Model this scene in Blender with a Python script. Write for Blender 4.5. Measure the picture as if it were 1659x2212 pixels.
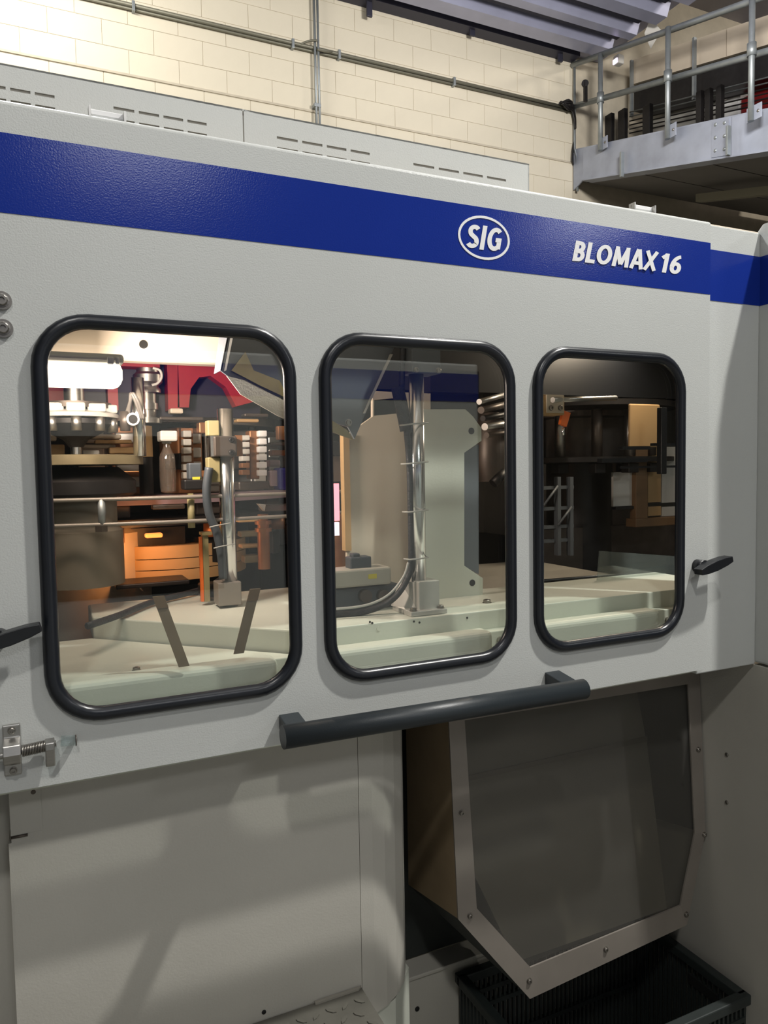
import bpy, bmesh, math, random
from mathutils import Vector, Matrix
from mathutils.geometry import tessellate_polygon

for o in list(bpy.data.objects):
    bpy.data.objects.remove(o)
scene = bpy.context.scene
COL = scene.collection
random.seed(7)

# ------------------------------------------------------------------ camera
# world: X along the machine front, Y away from the viewer, Z up, front door at Y = 0
W, H, FPX = 1659, 2212, 1600.0
YAW, PITCH, ROLL = math.radians(24.843), math.radians(3.313), math.radians(-0.958)
CAM = Vector((0.0, -1.15, 1.6))
_cy, _sy, _cp, _sp = math.cos(YAW), math.sin(YAW), math.cos(PITCH), math.sin(PITCH)
FWD = Vector((_sy * _cp, _cy * _cp, -_sp))
_R = Vector((_cy, -_sy, 0)); _U = _R.cross(FWD)
RIGHT = _R * math.cos(ROLL) + _U * math.sin(ROLL)
UP = -_R * math.sin(ROLL) + _U * math.cos(ROLL)
cd = bpy.data.cameras.new('camera')
cam = bpy.data.objects.new('camera', cd); COL.objects.link(cam)
cd.sensor_fit = 'VERTICAL'; cd.sensor_height = 36.0; cd.sensor_width = 27.0
cd.lens = FPX / H * 36.0
cd.clip_start = 0.02; cd.clip_end = 100
m = Matrix.Identity(4)
for i in range(3):
    m[i][0] = RIGHT[i]; m[i][1] = UP[i]; m[i][2] = -FWD[i]; m[i][3] = CAM[i]
cam.matrix_world = m
scene.camera = cam

# ------------------------------------------------------------------ world, lights, exposure
world = bpy.data.worlds.new('world'); scene.world = world
world.use_nodes = True
bgn = world.node_tree.nodes['Background']
bgn.inputs[0].default_value = (0.75, 0.8, 0.9, 1); bgn.inputs[1].default_value = 0.05
scene.view_settings.view_transform = 'Standard'
scene.view_settings.look = 'None'
scene.view_settings.exposure = 0.0
scene.view_settings.gamma = 1.0
scene.view_settings.use_curve_mapping = False

def area(name, loc, target, sx, sy, power, color=(1, 1, 1)):
    l = bpy.data.lights.new(name, 'AREA'); l.shape = 'RECTANGLE'
    l.size = sx; l.size_y = sy; l.energy = power; l.color = color
    o = bpy.data.objects.new(name, l); COL.objects.link(o)
    o.location = loc
    o.rotation_euler = (Vector(target) - Vector(loc)).to_track_quat('-Z', 'Y').to_euler()
    return o
area('bay_light_near', (2.3, -1.1, 4.75), (0.9, 0.05, 1.0), 0.12, 0.12, 165, (1.0, 0.98, 0.93))
area('bay_light_behind', (0.9, -5.7, 4.6), (0.5, 0, 1.5), 1.2, 0.4, 34, (0.97, 0.98, 1.0))
area('bay_light_side', (5.2, -4.9, 4.25), (1.0, 0, 1.5), 0.7, 0.3, 28, (0.97, 0.99, 1.0))
area('bay_light_left', (-0.7, -3.0, 5.0), (0.4, 0, 1.2), 0.2, 0.2, 52, (1.0, 0.98, 0.94))
area('opposite_fill_light', (-0.3, 2.2, 5.6), (0.2, -2.0, 1.6), 0.9, 0.3, 190, (0.97, 0.98, 1.0))  # added fill light, brightens the opposite machine for its reflection in the panes
area('wall_wash_light', (-0.3, 4.1, 5.45), (0.6, 5.4, 4.6), 1.4, 0.2, 50, (1.0, 0.96, 0.88))
area('hall_light', (3.4, 1.6, 4.75), (4.9, 5.0, 4.9), 0.6, 0.4, 115, (1.0, 0.96, 0.92))
area('far_bay_light', (9.0, 1.0, 6.4), (6.5, 3.5, 4.8), 0.8, 0.4, 90, (1.0, 0.92, 0.82))

# ------------------------------------------------------------------ pixel helpers (photo 1659 x 2212)
def ray(x, y):
    return FWD * FPX + RIGHT * (x - W / 2) + UP * (H / 2 - y)
def onY(x, y, Y):
    d = ray(x, y); return CAM + d * ((Y - CAM.y) / d.y)
def onX(x, y, X):
    d = ray(x, y); return CAM + d * ((X - CAM.x) / d.x)
def onZ(x, y, Z):
    d = ray(x, y); return CAM + d * ((Z - CAM.z) / d.z)

# ------------------------------------------------------------------ materials
def lin(c):
    c = c / 255.0
    return c / 12.92 if c <= 0.04045 else ((c + 0.055) / 1.055) ** 2.4
def rgb(r, g, b): return (lin(r), lin(g), lin(b), 1)
M = {}
def mat(name, color, rough=0.5, metal=0.0, bump=0.0, bscale=200.0, var=0.0, vscale=4.0, spec=0.5, coat=0.0, emit=None, estr=0.0, stretch=None):
    m = bpy.data.materials.new(name); m.use_nodes = True
    nt = m.node_tree; b = nt.nodes['Principled BSDF']
    b.inputs['Base Color'].default_value = color
    b.inputs['Roughness'].default_value = rough
    b.inputs['Metallic'].default_value = metal
    b.inputs['Specular IOR Level'].default_value = spec
    b.inputs['Coat Weight'].default_value = coat
    tc = nt.nodes.new('ShaderNodeTexCoord')
    mp = nt.nodes.new('ShaderNodeMapping')
    nt.links.new(tc.outputs['Object'], mp.inputs[0])
    if stretch: mp.inputs['Scale'].default_value = stretch
    if var > 0:
        n = nt.nodes.new('ShaderNodeTexNoise'); n.inputs['Scale'].default_value = vscale
        n.inputs['Detail'].default_value = 6
        nt.links.new(mp.outputs[0], n.inputs['Vector'])
        r = nt.nodes.new('ShaderNodeMapRange')
        r.inputs['From Min'].default_value = 0.3; r.inputs['From Max'].default_value = 0.7
        r.inputs['To Min'].default_value = 1 - var; r.inputs['To Max'].default_value = 1 + var * 0.6
        nt.links.new(n.outputs['Fac'], r.inputs['Value'])
        mx = nt.nodes.new('ShaderNodeMix'); mx.data_type = 'RGBA'; mx.blend_type = 'MULTIPLY'
        mx.inputs[0].default_value = 1; mx.inputs[6].default_value = color
        nt.links.new(r.outputs[0], mx.inputs[7])
        nt.links.new(mx.outputs[2], b.inputs['Base Color'])
    if bump > 0:
        n2 = nt.nodes.new('ShaderNodeTexNoise'); n2.inputs['Scale'].default_value = bscale
        n2.inputs['Detail'].default_value = 2
        nt.links.new(mp.outputs[0], n2.inputs['Vector'])
        bp = nt.nodes.new('ShaderNodeBump'); bp.inputs['Strength'].default_value = bump
        bp.inputs['Distance'].default_value = 0.002
        nt.links.new(n2.outputs['Fac'], bp.inputs['Height'])
        nt.links.new(bp.outputs[0], b.inputs['Normal'])
    if emit:
        b.inputs['Emission Color'].default_value = emit
        b.inputs['Emission Strength'].default_value = estr
    M[name] = m
    return m
def glassmat(name, tint, f0, haze=0.0, hazecol=(0.5, 0.5, 0.45, 1), rough=0.0):
    m = bpy.data.materials.new(name); m.use_nodes = True
    nt = m.node_tree; nt.nodes.clear()
    out = nt.nodes.new('ShaderNodeOutputMaterial')
    tr = nt.nodes.new('ShaderNodeBsdfTransparent'); tr.inputs[0].default_value = tint
    gl = nt.nodes.new('ShaderNodeBsdfGlossy'); gl.inputs['Roughness'].default_value = rough
    gl.inputs[0].default_value = (1, 1, 1, 1)
    lw = nt.nodes.new('ShaderNodeLayerWeight'); lw.inputs['Blend'].default_value = 0.5
    pw = nt.nodes.new('ShaderNodeMath'); pw.operation = 'POWER'; pw.inputs[1].default_value = 5.0
    nt.links.new(lw.outputs['Facing'], pw.inputs[0])
    ma = nt.nodes.new('ShaderNodeMath'); ma.operation = 'MULTIPLY_ADD'
    ma.inputs[1].default_value = 1 - f0; ma.inputs[2].default_value = f0
    nt.links.new(pw.outputs[0], ma.inputs[0])
    base = tr.outputs[0]
    if haze > 0:
        df = nt.nodes.new('ShaderNodeBsdfDiffuse'); df.inputs[0].default_value = hazecol
        mh = nt.nodes.new('ShaderNodeMixShader'); mh.inputs[0].default_value = haze
        nt.links.new(tr.outputs[0], mh.inputs[1]); nt.links.new(df.outputs[0], mh.inputs[2])
        base = mh.outputs[0]
    mx = nt.nodes.new('ShaderNodeMixShader')
    nt.links.new(ma.outputs[0], mx.inputs[0])
    nt.links.new(base, mx.inputs[1]); nt.links.new(gl.outputs[0], mx.inputs[2])
    nt.links.new(mx.outputs[0], out.inputs[0])
    M[name] = m

mat('paint', rgb(190, 192, 189), 0.34, bump=0.16, bscale=420, var=0.03, vscale=3, spec=0.45)
mat('paint_low', rgb(182, 179, 170), 0.5, bump=0.15, bscale=300, var=0.06, vscale=4, spec=0.35)
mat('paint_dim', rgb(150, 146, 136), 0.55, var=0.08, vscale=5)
mat('cream', rgb(205, 208, 196), 0.42, bump=0.1, bscale=200, var=0.05, vscale=6)
mat('cream_warm', rgb(196, 184, 166), 0.5, var=0.05, vscale=4)
mat('blue', rgb(26, 48, 134), 0.16, bump=0.07, bscale=420, var=0.04, vscale=4, spec=0.22)
mat('white_print', rgb(232, 232, 232), 0.45)
mat('rubber', rgb(24, 27, 33), 0.3, var=0.1, vscale=40, spec=0.5)
mat('black_plastic', rgb(22, 24, 28), 0.38)
mat('handle_grey', rgb(38, 44, 48), 0.4, bump=0.1, bscale=600)
mat('steel', rgb(176, 174, 170), 0.38, metal=1.0, var=0.1, vscale=20, stretch=(1, 1, 12))
mat('stainless', rgb(138, 131, 123), 0.45, metal=0.3, var=0.12, vscale=8)
mat('chrome', rgb(226, 228, 230), 0.2, metal=1.0)
mat('bolt', rgb(150, 146, 140), 0.35, metal=1.0)
mat('galv', rgb(160, 166, 180), 0.5, metal=0.35, var=0.16, vscale=5)
mat('galv_pipe', rgb(150, 156, 158), 0.45, metal=0.6, var=0.15, vscale=10)
mat('conduit', rgb(120, 118, 104), 0.5, metal=0.4)
mat('block', rgb(216, 208, 188), 0.75, bump=0.4, bscale=60, var=0.05, vscale=3)
mat('mortar', rgb(192, 183, 164), 0.85, var=0.1, vscale=9)
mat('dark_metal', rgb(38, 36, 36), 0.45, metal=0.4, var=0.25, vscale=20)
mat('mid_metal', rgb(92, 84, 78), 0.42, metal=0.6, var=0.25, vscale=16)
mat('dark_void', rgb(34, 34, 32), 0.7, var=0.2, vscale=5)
mat('floor', rgb(120, 118, 112), 0.6, var=0.2, vscale=3)
mat('ceiling', rgb(150, 146, 150), 0.6, var=0.1, vscale=2)
mat('deck_metal', rgb(164, 167, 190), 0.32, metal=0.4, var=0.12, vscale=3)
mat('deck_dark', rgb(54, 54, 68), 0.5, metal=0.3)
mat('hall', rgb(120, 114, 104), 0.8, var=0.15, vscale=1.5)
mat('navy', rgb(30, 27, 46), 0.5)
mat('red', rgb(140, 20, 28), 0.5, var=0.15, vscale=12)
mat('brass', rgb(138, 126, 88), 0.5, metal=0.2, var=0.15, vscale=20)
mat('copper', rgb(150, 104, 70), 0.4, metal=0.5, var=0.2, vscale=20)
mat('guard', rgb(92, 98, 104), 0.45, var=0.08, vscale=6)
mat('brush', rgb(190, 182, 168), 0.8, bump=0.6, bscale=300)
mat('yellow', rgb(200, 186, 60), 0.5)
mat('khaki', rgb(146, 136, 98), 0.5)
mat('orange', rgb(226, 110, 40), 0.5)
mat('blue_part', rgb(40, 40, 130), 0.45)
mat('purple_plate', rgb(150, 132, 140), 0.45, metal=0.2)
mat('hose', rgb(34, 36, 42), 0.5, bump=0.8, bscale=260)
mat('foot_steel', rgb(186, 184, 178), 0.35, metal=0.35, var=0.06, vscale=10)
mat('olive', rgb(116, 106, 82), 0.5, metal=0.2, var=0.25, vscale=14)
mat('drum_grey', rgb(112, 104, 92), 0.55, var=0.18, vscale=8)
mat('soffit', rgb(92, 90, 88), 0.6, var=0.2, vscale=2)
mat('box_grey', rgb(168, 164, 152), 0.5, var=0.05)
mat('connector', rgb(66, 72, 78), 0.5)
mat('tan', rgb(176, 144, 100), 0.6, var=0.08, vscale=8)
mat('brown', rgb(110, 84, 56), 0.6, var=0.2, vscale=14)
mat('chute_side', rgb(158, 138, 110), 0.5, metal=0.2, var=0.12, vscale=12)
mat('brown_band', rgb(124, 106, 84), 0.6, var=0.15, vscale=20)
mat('pale', rgb(186, 184, 178), 0.5)
mat('crate', rgb(38, 44, 43), 0.55, var=0.15, vscale=20)
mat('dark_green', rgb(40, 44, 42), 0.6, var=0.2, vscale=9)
mat('hole', rgb(14, 13, 12), 0.8)
mat('chequer', rgb(112, 110, 102), 0.45, metal=0.35, var=0.2, vscale=14)
mat('zip', rgb(176, 176, 172), 0.4)
mat('cable_grey', rgb(96, 92, 88), 0.45)
mat('lamp_tube', rgb(255, 250, 240), 0.4, emit=(1.0, 0.86, 0.74, 1), estr=3.0)
mat('heater', rgb(255, 140, 60), 0.4, emit=(1.0, 0.30, 0.07, 1), estr=1.7)
mat('screen_pink', rgb(255, 120, 140), 0.4, emit=(1.0, 0.35, 0.42, 1), estr=1.6)
mat('screen_white', rgb(240, 220, 250), 0.4, emit=(0.9, 0.75, 1.0, 1), estr=1.6)
glassmat('glass', (0.93, 0.95, 0.93, 1), 0.055)
glassmat('polycarb', (0.72, 0.71, 0.68, 1), 0.05, haze=0.10, hazecol=(0.28, 0.27, 0.25, 1), rough=0.05)
glassmat('clear_sheet', (0.86, 0.9, 0.9, 1), 0.05, haze=0.10, hazecol=(0.5, 0.55, 0.55, 1), rough=0.03)
glassmat('bottle', (0.93, 0.86, 0.80, 1), 0.12, haze=0.06, hazecol=(0.8, 0.7, 0.6, 1), rough=0.05)

# ------------------------------------------------------------------ object helpers
ORG = {}
def tag(o, label=None, cat=None, group=None, kind=None):
    if label: o['label'] = label
    if cat: o['category'] = cat
    if group: o['group'] = group
    if kind: o['kind'] = kind
    return o
def thing(name, loc, label, cat, group=None, kind=None):
    o = bpy.data.objects.new(name, None); COL.objects.link(o)
    o.empty_display_size = 0.05
    o.location = loc; ORG[o.name] = Vector(loc)
    return tag(o, label, cat, group, kind)
def link_mesh(name, me, origin, parent):
    o = bpy.data.objects.new(name, me); COL.objects.link(o)
    ORG[o.name] = Vector(origin)
    if parent is not None:
        o.parent = parent; o.location = Vector(origin) - ORG[parent.name]
    else:
        o.location = origin
    return o
def build(name, verts, faces, material, parent=None, smooth=False, bevel=0.0, seg=2, recalc=True):
    vs = [Vector(v) for v in verts]
    lo = Vector([min(v[i] for v in vs) for i in range(3)]); hi = Vector([max(v[i] for v in vs) for i in range(3)])
    c = (lo + hi) / 2
    c.z = lo.z
    me = bpy.data.meshes.new(name)
    me.from_pydata([v - c for v in vs], [], faces)
    if recalc:
        bm = bmesh.new(); bm.from_mesh(me)
        bmesh.ops.recalc_face_normals(bm, faces=bm.faces); bm.to_mesh(me); bm.free()
    if smooth:
        for p in me.polygons: p.use_smooth = True
    me.materials.append(M[material])
    o = link_mesh(name, me, c, parent)
    if bevel > 0:
        b = o.modifiers.new('bevel', 'BEVEL'); b.width = bevel; b.segments = seg; b.limit_method = 'ANGLE'
        b.angle_limit = math.radians(40)
        for p in me.polygons: p.use_smooth = False
    return o
BOXF = [(0, 1, 3, 2), (4, 6, 7, 5), (0, 4, 5, 1), (2, 3, 7, 6), (0, 2, 6, 4), (1, 5, 7, 3)]
def box(name, x0, x1, y0, y1, z0, z1, material, parent=None, bevel=0.0, seg=2):
    v = [(x, y, z) for x in (x0, x1) for y in (y0, y1) for z in (z0, z1)]
    return build(name, v, BOXF, material, parent, bevel=bevel, seg=seg)
def pbox(name, x0, y0, x1, y1, Y, depth, material, parent=None, bevel=0.0):
    """box whose front face (at depth plane Y) covers the photo rectangle"""
    a = onY(x0, (y0 + y1) / 2, Y); b = onY(x1, (y0 + y1) / 2, Y)
    t = onY((x0 + x1) / 2, y0, Y).z; l = onY((x0 + x1) / 2, y1, Y).z
    return box(name, a.x, b.x, Y, Y + depth, l, t, material, parent, bevel)
def cyl(name, p0, p1, r, material, parent=None, r2=None, seg=24, smooth=True):
    p0 = Vector(p0); p1 = Vector(p1); d = (p1 - p0).normalized()
    a = Vector((0, 0, 1)) if abs(d.z) < 0.9 else Vector((1, 0, 0))
    u = d.cross(a).normalized(); w = d.cross(u)
    r2 = r if r2 is None else r2
    v, f = [], []
    for p, rr in ((p0, r), (p1, r2)):
        for i in range(seg):
            t = 2 * math.pi * i / seg
            v.append(p + u * math.cos(t) * rr + w * math.sin(t) * rr)
    for i in range(seg):
        j = (i + 1) % seg
        f.append((i, j, seg + j, seg + i))
    f.append(tuple(range(seg))); f.append(tuple(range(seg, 2 * seg)))
    o = build(name, v, f, material, parent)
    if smooth:
        for p in o.data.polygons:
            if len(p.vertices) == 4: p.use_smooth = True
    return o
def lathe(name, profile, cx, cy, material, parent=None, seg=40, smooth=True, a0=0.0, a1=360.0):
    """profile: list of (radius, z)"""
    full = abs(a1 - a0 - 360) < 1e-6
    n = seg if full else seg + 1
    v, f = [], []
    for (r, z) in profile:
        for i in range(n):
            t = math.radians(a0 + (a1 - a0) * i / seg)
            v.append((cx + r * math.cos(t), cy + r * math.sin(t), z))
    for k in range(len(profile) - 1):
        for i in range(n if full else n - 1):
            j = (i + 1) % n
            f.append((k * n + i, k * n + j, (k + 1) * n + j, (k + 1) * n + i))
    if full:
        f.append(tuple(range(n))); f.append(tuple(range((len(profile) - 1) * n, len(profile) * n)))
    o = build(name, v, f, material, parent)
    if smooth:
        for p in o.data.polygons:
            if len(p.vertices) == 4: p.use_smooth = True
        es = o.modifiers.new('edge', 'EDGE_SPLIT'); es.split_angle = math.radians(35)
    return o
def smooth_path(pts, n=8, closed=False):
    P = [Vector(p) for p in pts]; out = []
    N = len(P)
    for i in range(N if closed else N - 1):
        p0 = P[(i - 1) % N] if (closed or i > 0) else P[0]
        p1 = P[i]; p2 = P[(i + 1) % N]
        p3 = P[(i + 2) % N] if (closed or i + 2 < N) else P[-1]
        for k in range(n):
            t = k / n
            out.append(0.5 * ((2 * p1) + (p2 - p0) * t + (2 * p0 - 5 * p1 + 4 * p2 - p3) * t * t + (3 * p1 - p0 - 3 * p2 + p3) * t ** 3))
    if not closed: out.append(P[-1])
    return out
def tube(name, pts, r, material, parent=None, closed=False, seg=10, scale=None):
    """sweep a round (or (ru, rw) oval) section along a polyline"""
    P = [Vector(p) for p in pts]; N = len(P); v, f = [], []
    prev = None
    for i in range(N):
        a = P[(i - 1) % N] if (closed or i > 0) else P[i]
        b = P[(i + 1) % N] if (closed or i < N - 1) else P[i]
        d = (b - a).normalized()
        if prev is None:
            s = Vector((0, 1, 0)) if abs(d.y) < 0.9 else Vector((0, 0, 1))
            u = (s - d * s.dot(d)).normalized()
        else:
            u = (prev - d * prev.dot(d)).normalized()
        prev = u; w = d.cross(u)
        for k in range(seg):
            t = 2 * math.pi * k / seg
            ru, rw = (r, r) if scale is None else scale
            v.append(P[i] + u * math.cos(t) * ru + w * math.sin(t) * rw)
    for i in range(N if closed else N - 1):
        j = (i + 1) % N
        for k in range(seg):
            l = (k + 1) % seg
            f.append((i * seg + k, i * seg + l, j * seg + l, j * seg + k))
    if not closed:
        f.append(tuple(range(seg))); f.append(tuple(range((N - 1) * seg, N * seg)))
    o = build(name, v, f, material, parent, smooth=True)
    return o
def prism(name, poly, ext, material, parent=None, holes=(), bevel=0.0):
    """planar polygon (3-D points) extruded by vector ext, with optional holes"""
    loops = [[Vector(p) for p in poly]] + [[Vector(p) for p in h] for h in holes]
    flat = [p for l in loops for p in l]; n = len(flat); ext = Vector(ext)
    tris = tessellate_polygon(loops)
    v = flat + [p + ext for p in flat]
    f = [tuple(t) for t in tris] + [tuple(i + n for i in t) for t in tris]
    s = 0
    for l in loops:
        k = len(l)
        for i in range(k):
            a = s + i; b = s + (i + 1) % k
            f.append((a, b, b + n, a + n))
        s += k
    return build(name, v, f, material, parent, bevel=bevel)
def rrect(x0, x1, z0, z1, r, y, n=8):
    out = []
    for cx, cz, a in ((x1 - r, z1 - r, 0), (x0 + r, z1 - r, 90), (x0 + r, z0 + r, 180), (x1 - r, z0 + r, 270)):
        for k in range(n + 1):
            t = math.radians(a + 90 * k / n)
            out.append(Vector((cx + r * math.cos(t), y, cz + r * math.sin(t))))
    return out
def copy_obj(o, parent, origin):
    c = o.copy(); COL.objects.link(c); ORG[c.name] = Vector(origin)
    c.parent = parent
    c.location = Vector(origin) - (ORG[parent.name] if parent else Vector((0, 0, 0)))
    return c
_hexbolt = {}
def bolt(p, d, r, parent, material='bolt', name='bolt', socket=True):
    """socket head screw at p whose axis points along d"""
    d = Vector(d).normalized(); key = (round(r, 4), material, tuple(round(c, 2) for c in d), socket)
    if key not in _hexbolt:
        a = Vector((0, 0, 1)) if abs(d.z) < 0.9 else Vector((1, 0, 0))
        u = d.cross(a).normalized(); w = d.cross(u); v, f = [], []
        prof = [(1.25, 0), (1.25, .12), (1.0, .14), (1.0, .75), (.85, .9), (.5, .9), (.5, .5)] if socket else [(1.0, 0), (1.0, .3), (.7, .55), (.2, .66)]
        S = 12
        for rr, h in prof:
            for k in range(S):
                t = 2 * math.pi * k / S
                v.append(u * math.cos(t) * rr * r + w * math.sin(t) * rr * r + d * h * r)
        for q in range(len(prof) - 1):
            for k in range(S):
                l = (k + 1) % S
                f.append((q * S + k, q * S + l, q * S + S + l, q * S + S + k))
        f.append(tuple(range(S))); f.append(tuple(range((len(prof) - 1) * S, len(prof) * S)))
        me = bpy.data.meshes.new(name); me.from_pydata([tuple(x) for x in v], [], f)
        bm = bmesh.new(); bm.from_mesh(me); bmesh.ops.recalc_face_normals(bm, faces=bm.faces); bm.to_mesh(me); bm.free()
        me.materials.append(M[material]); _hexbolt[key] = me
    return link_mesh(name, _hexbolt[key], p, parent)

# ================================================================== THE HALL
YW = 5.4                                  # block wall plane
def struct(o, label=None, cat=None): 
    o['kind'] = 'structure'
    return tag(o, label, cat)
struct(box('floor', -7, 11, -8, 6, -0.1, 0, 'floor'), 'grey concrete factory floor around the machine', 'floor')
struct(box('wall_left', -7.1, -7, -8, 6, 0, 7, 'hall'), 'plain side wall of the hall beyond the left edge', 'wall')
struct(box('wall_right', 11, 11.1, -8, 6, 0, 7, 'hall'), 'dim far side wall of the hall under the walkway', 'wall')
struct(box('wall_front', -7, 11, -8.1, -8, 0, 7, 'hall'), 'hall wall behind the viewer', 'wall')
struct(box('ceiling', -7, 11, -8, 6, 6.9, 7.0, 'ceiling'), 'pale hall ceiling above the ribbed roof deck', 'ceiling')

wb = box('wall_back', -7, 11, YW + 0.005, YW + 0.25, 0, 6.9, 'mortar')
struct(wb, 'cream painted concrete block wall behind the machine', 'wall')
# concrete blocks, running bond: joints found in the photo
BW, BH = 0.4035, 0.2005
jx0 = onY(600 + 425 / 2.5136, 225, YW).x
z_seam = 4.862
bme = None
ncol = 18
for r_ in range(-2, 7):
    z0 = z_seam + r_ * BH
    off = jx0 + (0.5 if r_ % 2 else 0.0) * BW
    k0 = math.floor((-0.55 - off) / BW)
    for k in range(k0, k0 + 17):
        x0 = off + k * BW
        x1 = x0 + BW
        if x0 > 5.30: break
        if x1 > 5.34: x1 = 5.34
        if x1 - x0 < BW - 0.001:
            o = box('block', x0 + .0015, x1 - .0015, YW, YW + .03, z0 + .0015, z0 + BH - .0015, 'block', wb, bevel=0.002, seg=1)
            continue
        c = Vector(((x0 + x1) / 2, YW + .015, z0 + .0015))
        if bme is None:
            o = box('block', x0 + .0015, x1 - .0015, YW, YW + .03, z0 + .0015, z0 + BH - .0015, 'block', wb, bevel=0.002, seg=1)
            bme = o
        else:
            o = copy_obj(bme, wb, c)
# thin sill ledge line along the lowest course seen above the cabinet
box('ledge', -1.0, 5.33, YW - .012, YW + .001, z_seam - .012, z_seam + .006, 'mortar', wb)

# conduit run along the wall with clips, cable bundle at the junction
t = thing('wall_conduit', (3, YW - .03, 5.42), 'grey conduit running level across the cream block wall', 'conduit')
zc_ = onY(1000, 180, YW - .03).z
cyl('pipe', (-0.6, YW - .03, zc_), (5.31, YW - .03, zc_), .017, 'conduit', t)
cyl('pipe', (-0.6, YW - .022, zc_ - .028), (5.31, YW - .022, zc_ - .028), .011, 'conduit', t)
for px, py in ((288, 14), (632, 97), (732, 122), (980, 181)):
    p = onY(px, py, YW - .03)
    box('clip', p.x - .012, p.x + .012, YW - .055, YW + .0, zc_ - .05, zc_ + .03, 'galv_pipe', t, bevel=.003)
t = thing('conduit_drop', (onY(685, 130, YW).x, YW - .04, 4.5), 'pair of thin grey pipes dropping down the block wall', 'conduit')
for px in (681, 688):
    p = onY(px, 130, YW - .06)
    cyl('pipe', (p.x, YW - .06, 4.3), (p.x, YW - .06, 6.2), .011, 'galv_pipe', t)
pc = onY(686, 228, YW - .06)
box('clip', pc.x - .035, pc.x + .03, YW - .075, YW + .0, pc.z - .015, pc.z + .015, 'galv_pipe', t, bevel=.003)
for s in (-1, 1):
    a = onY(684 - s * 34, 105 - s * 8, YW - .05)
    tube('bypass_loop', smooth_path([(a.x, YW - .04, zc_), ((a.x + pc.x) / 2, YW - .07, zc_ + s * .03), (pc.x, YW - .09, zc_ + s * .04)], 5), .009, 'conduit', t)
def onYx(px, Y): return onY(px, 240, Y).x
# cable bundle where rails and conduits meet the wall end
t = thing('cable_bundle', (5.30, YW - .05, 5.35), 'dark tangle of cables at the end of the wall conduit', 'cables')
for i in range(7):
    a = 0.6 * i
    tube('cable', smooth_path([(5.12, YW - .05 - .01 * i, zc_ + .02 * math.sin(a)), (5.22, YW - .09, zc_ + .05 * math.cos(a)), (5.29, YW - .06, zc_ + .04 * math.sin(a * 2)), (5.335, YW - .05, zc_ - .08 - .02 * i), (5.34, YW - .05, zc_ - .17)], 5), .011, 'dark_metal', t, seg=7)
# corner conduit going down at the end of the block wall
t = thing('corner_conduit', (5.36, YW - .04, 4.3), 'thin galvanised pipe running down the end of the block wall', 'conduit')
tube('pipe', [(5.345, YW - .03, 6.1), (5.345, YW - .03, 5.0), (5.36, YW - .05, 4.9), (5.365, YW - .05, 4.55)], .014, 'galv_pipe', t)
prism('torn_flap', [(5.335, YW - .02, 5.08), (5.29, YW - .06, 4.98), (5.28, YW - .06, 4.86), (5.335, YW - .02, 4.83)], (.004, -.004, 0), 'dark_metal', t)
# small hanger brackets at the wall head
for (px, py, wh) in ((793, -4, 'leftmost'), (1015, 40, 'middle'), (1205, 98, 'rightmost')):
    p = onY(px, py, YW - .06)
    t = thing('hanger_bracket', p, wh + ' of the three dark steel brackets at the head of the block wall', 'bracket', 'brackets along the head of the block wall')
    box('arm', p.x - .02, p.x + .10, YW - .12, YW - .06, p.z - .03, p.z + .05, 'deck_dark', t, bevel=.004)
    box('leg', p.x - .02, p.x + .035, YW - .1, YW - .075, p.z - .18, p.z + .01, 'deck_dark', t, bevel=.004)

# ribbed steel roof deck, ribs along X
rd = thing('roof_deck', (2, 4.6, 5.9), 'ribbed blue grey steel roof deck over the block wall', 'roof deck')
ZD = 5.86
xe = [5.55, 5.6, 5.75]
box('deck_sheet', -6.9, 5.7, 2.6, YW, ZD + .12, ZD + .15, 'deck_metal', rd)
for k, (y0, y1) in enumerate(((4.92, 5.18), (4.62, 4.82), (4.28, 4.52), (3.95, 4.17), (3.6, 3.82), (3.25, 3.48), (2.9, 3.13))):
    v = [(-6.9, y0, ZD + .12), (-6.9, y0 + .05, ZD), (-6.9, y1 - .05, ZD), (-6.9, y1, ZD + .12)]
    prism('rib', v, (12.4 + .05 * k, 0, 0), 'deck_metal', rd)
for k, y in enumerate((4.87, 4.57, 4.225, 3.88)):
    box('rib_gap_shade', -6.9, 5.5, y - .03, y + .03, ZD + .06, ZD + .118, 'deck_dark', rd)  # dark strips put the shade between the ribs into colour
box('edge_angle', -6.9, 5.33, YW - .14, YW - .001, ZD + .04, ZD + .119, 'deck_dark', rd)
for (px, py) in ((1405, 66),):
    p = onZ(px, py, ZD)
    prism('end_flap', [(p.x, p.y, p.z + .12), (p.x + .12, p.y - .02, p.z + .02), (p.x + .1, p.y + .1, p.z - .1), (p.x - .02, p.y + .06, p.z)], (.003, .0, -.003), 'pale', rd)

# ------------------------------------------------------------------ sloping walkway with handrail (upper right)
XB = 5.345
DV = Vector((-0.0486, 0.9722, 0.2293)); DV = DV / DV.y      # per unit of Y
def wp(y, z_at_wall, dx=0.0):
    k = y - YW
    return Vector((XB + dx + DV.x * k, y, z_at_wall + DV.z * k))
wk = thing('walkway', (XB, 3.5, 4.2), 'galvanised sloping steel walkway at the end of the block wall', 'walkway')
zt = onY(1235, 325, YW).z; zb = onY(1235, 392, YW).z
YN = 0.6
def slab(name, y0, y1, zlo, zhi, dx0, dx1, material, parent, bevel=0):
    v = []
    for y in (y0, y1):
        for z in (zlo, zhi):
            for dx in (dx0, dx1):
                v.append(wp(y, z, dx))
    f = [(0, 1, 3, 2), (4, 6, 7, 5), (0, 4, 5, 1), (2, 3, 7, 6), (0, 2, 6, 4), (1, 5, 7, 3)]
    return build(name, v, f, material, parent, bevel=bevel)
ysp = onX(1562, 300, XB).y
slab('beam_web', ysp, YW - .16, zb, zt, 0, .012, 'galv', wk)
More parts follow.
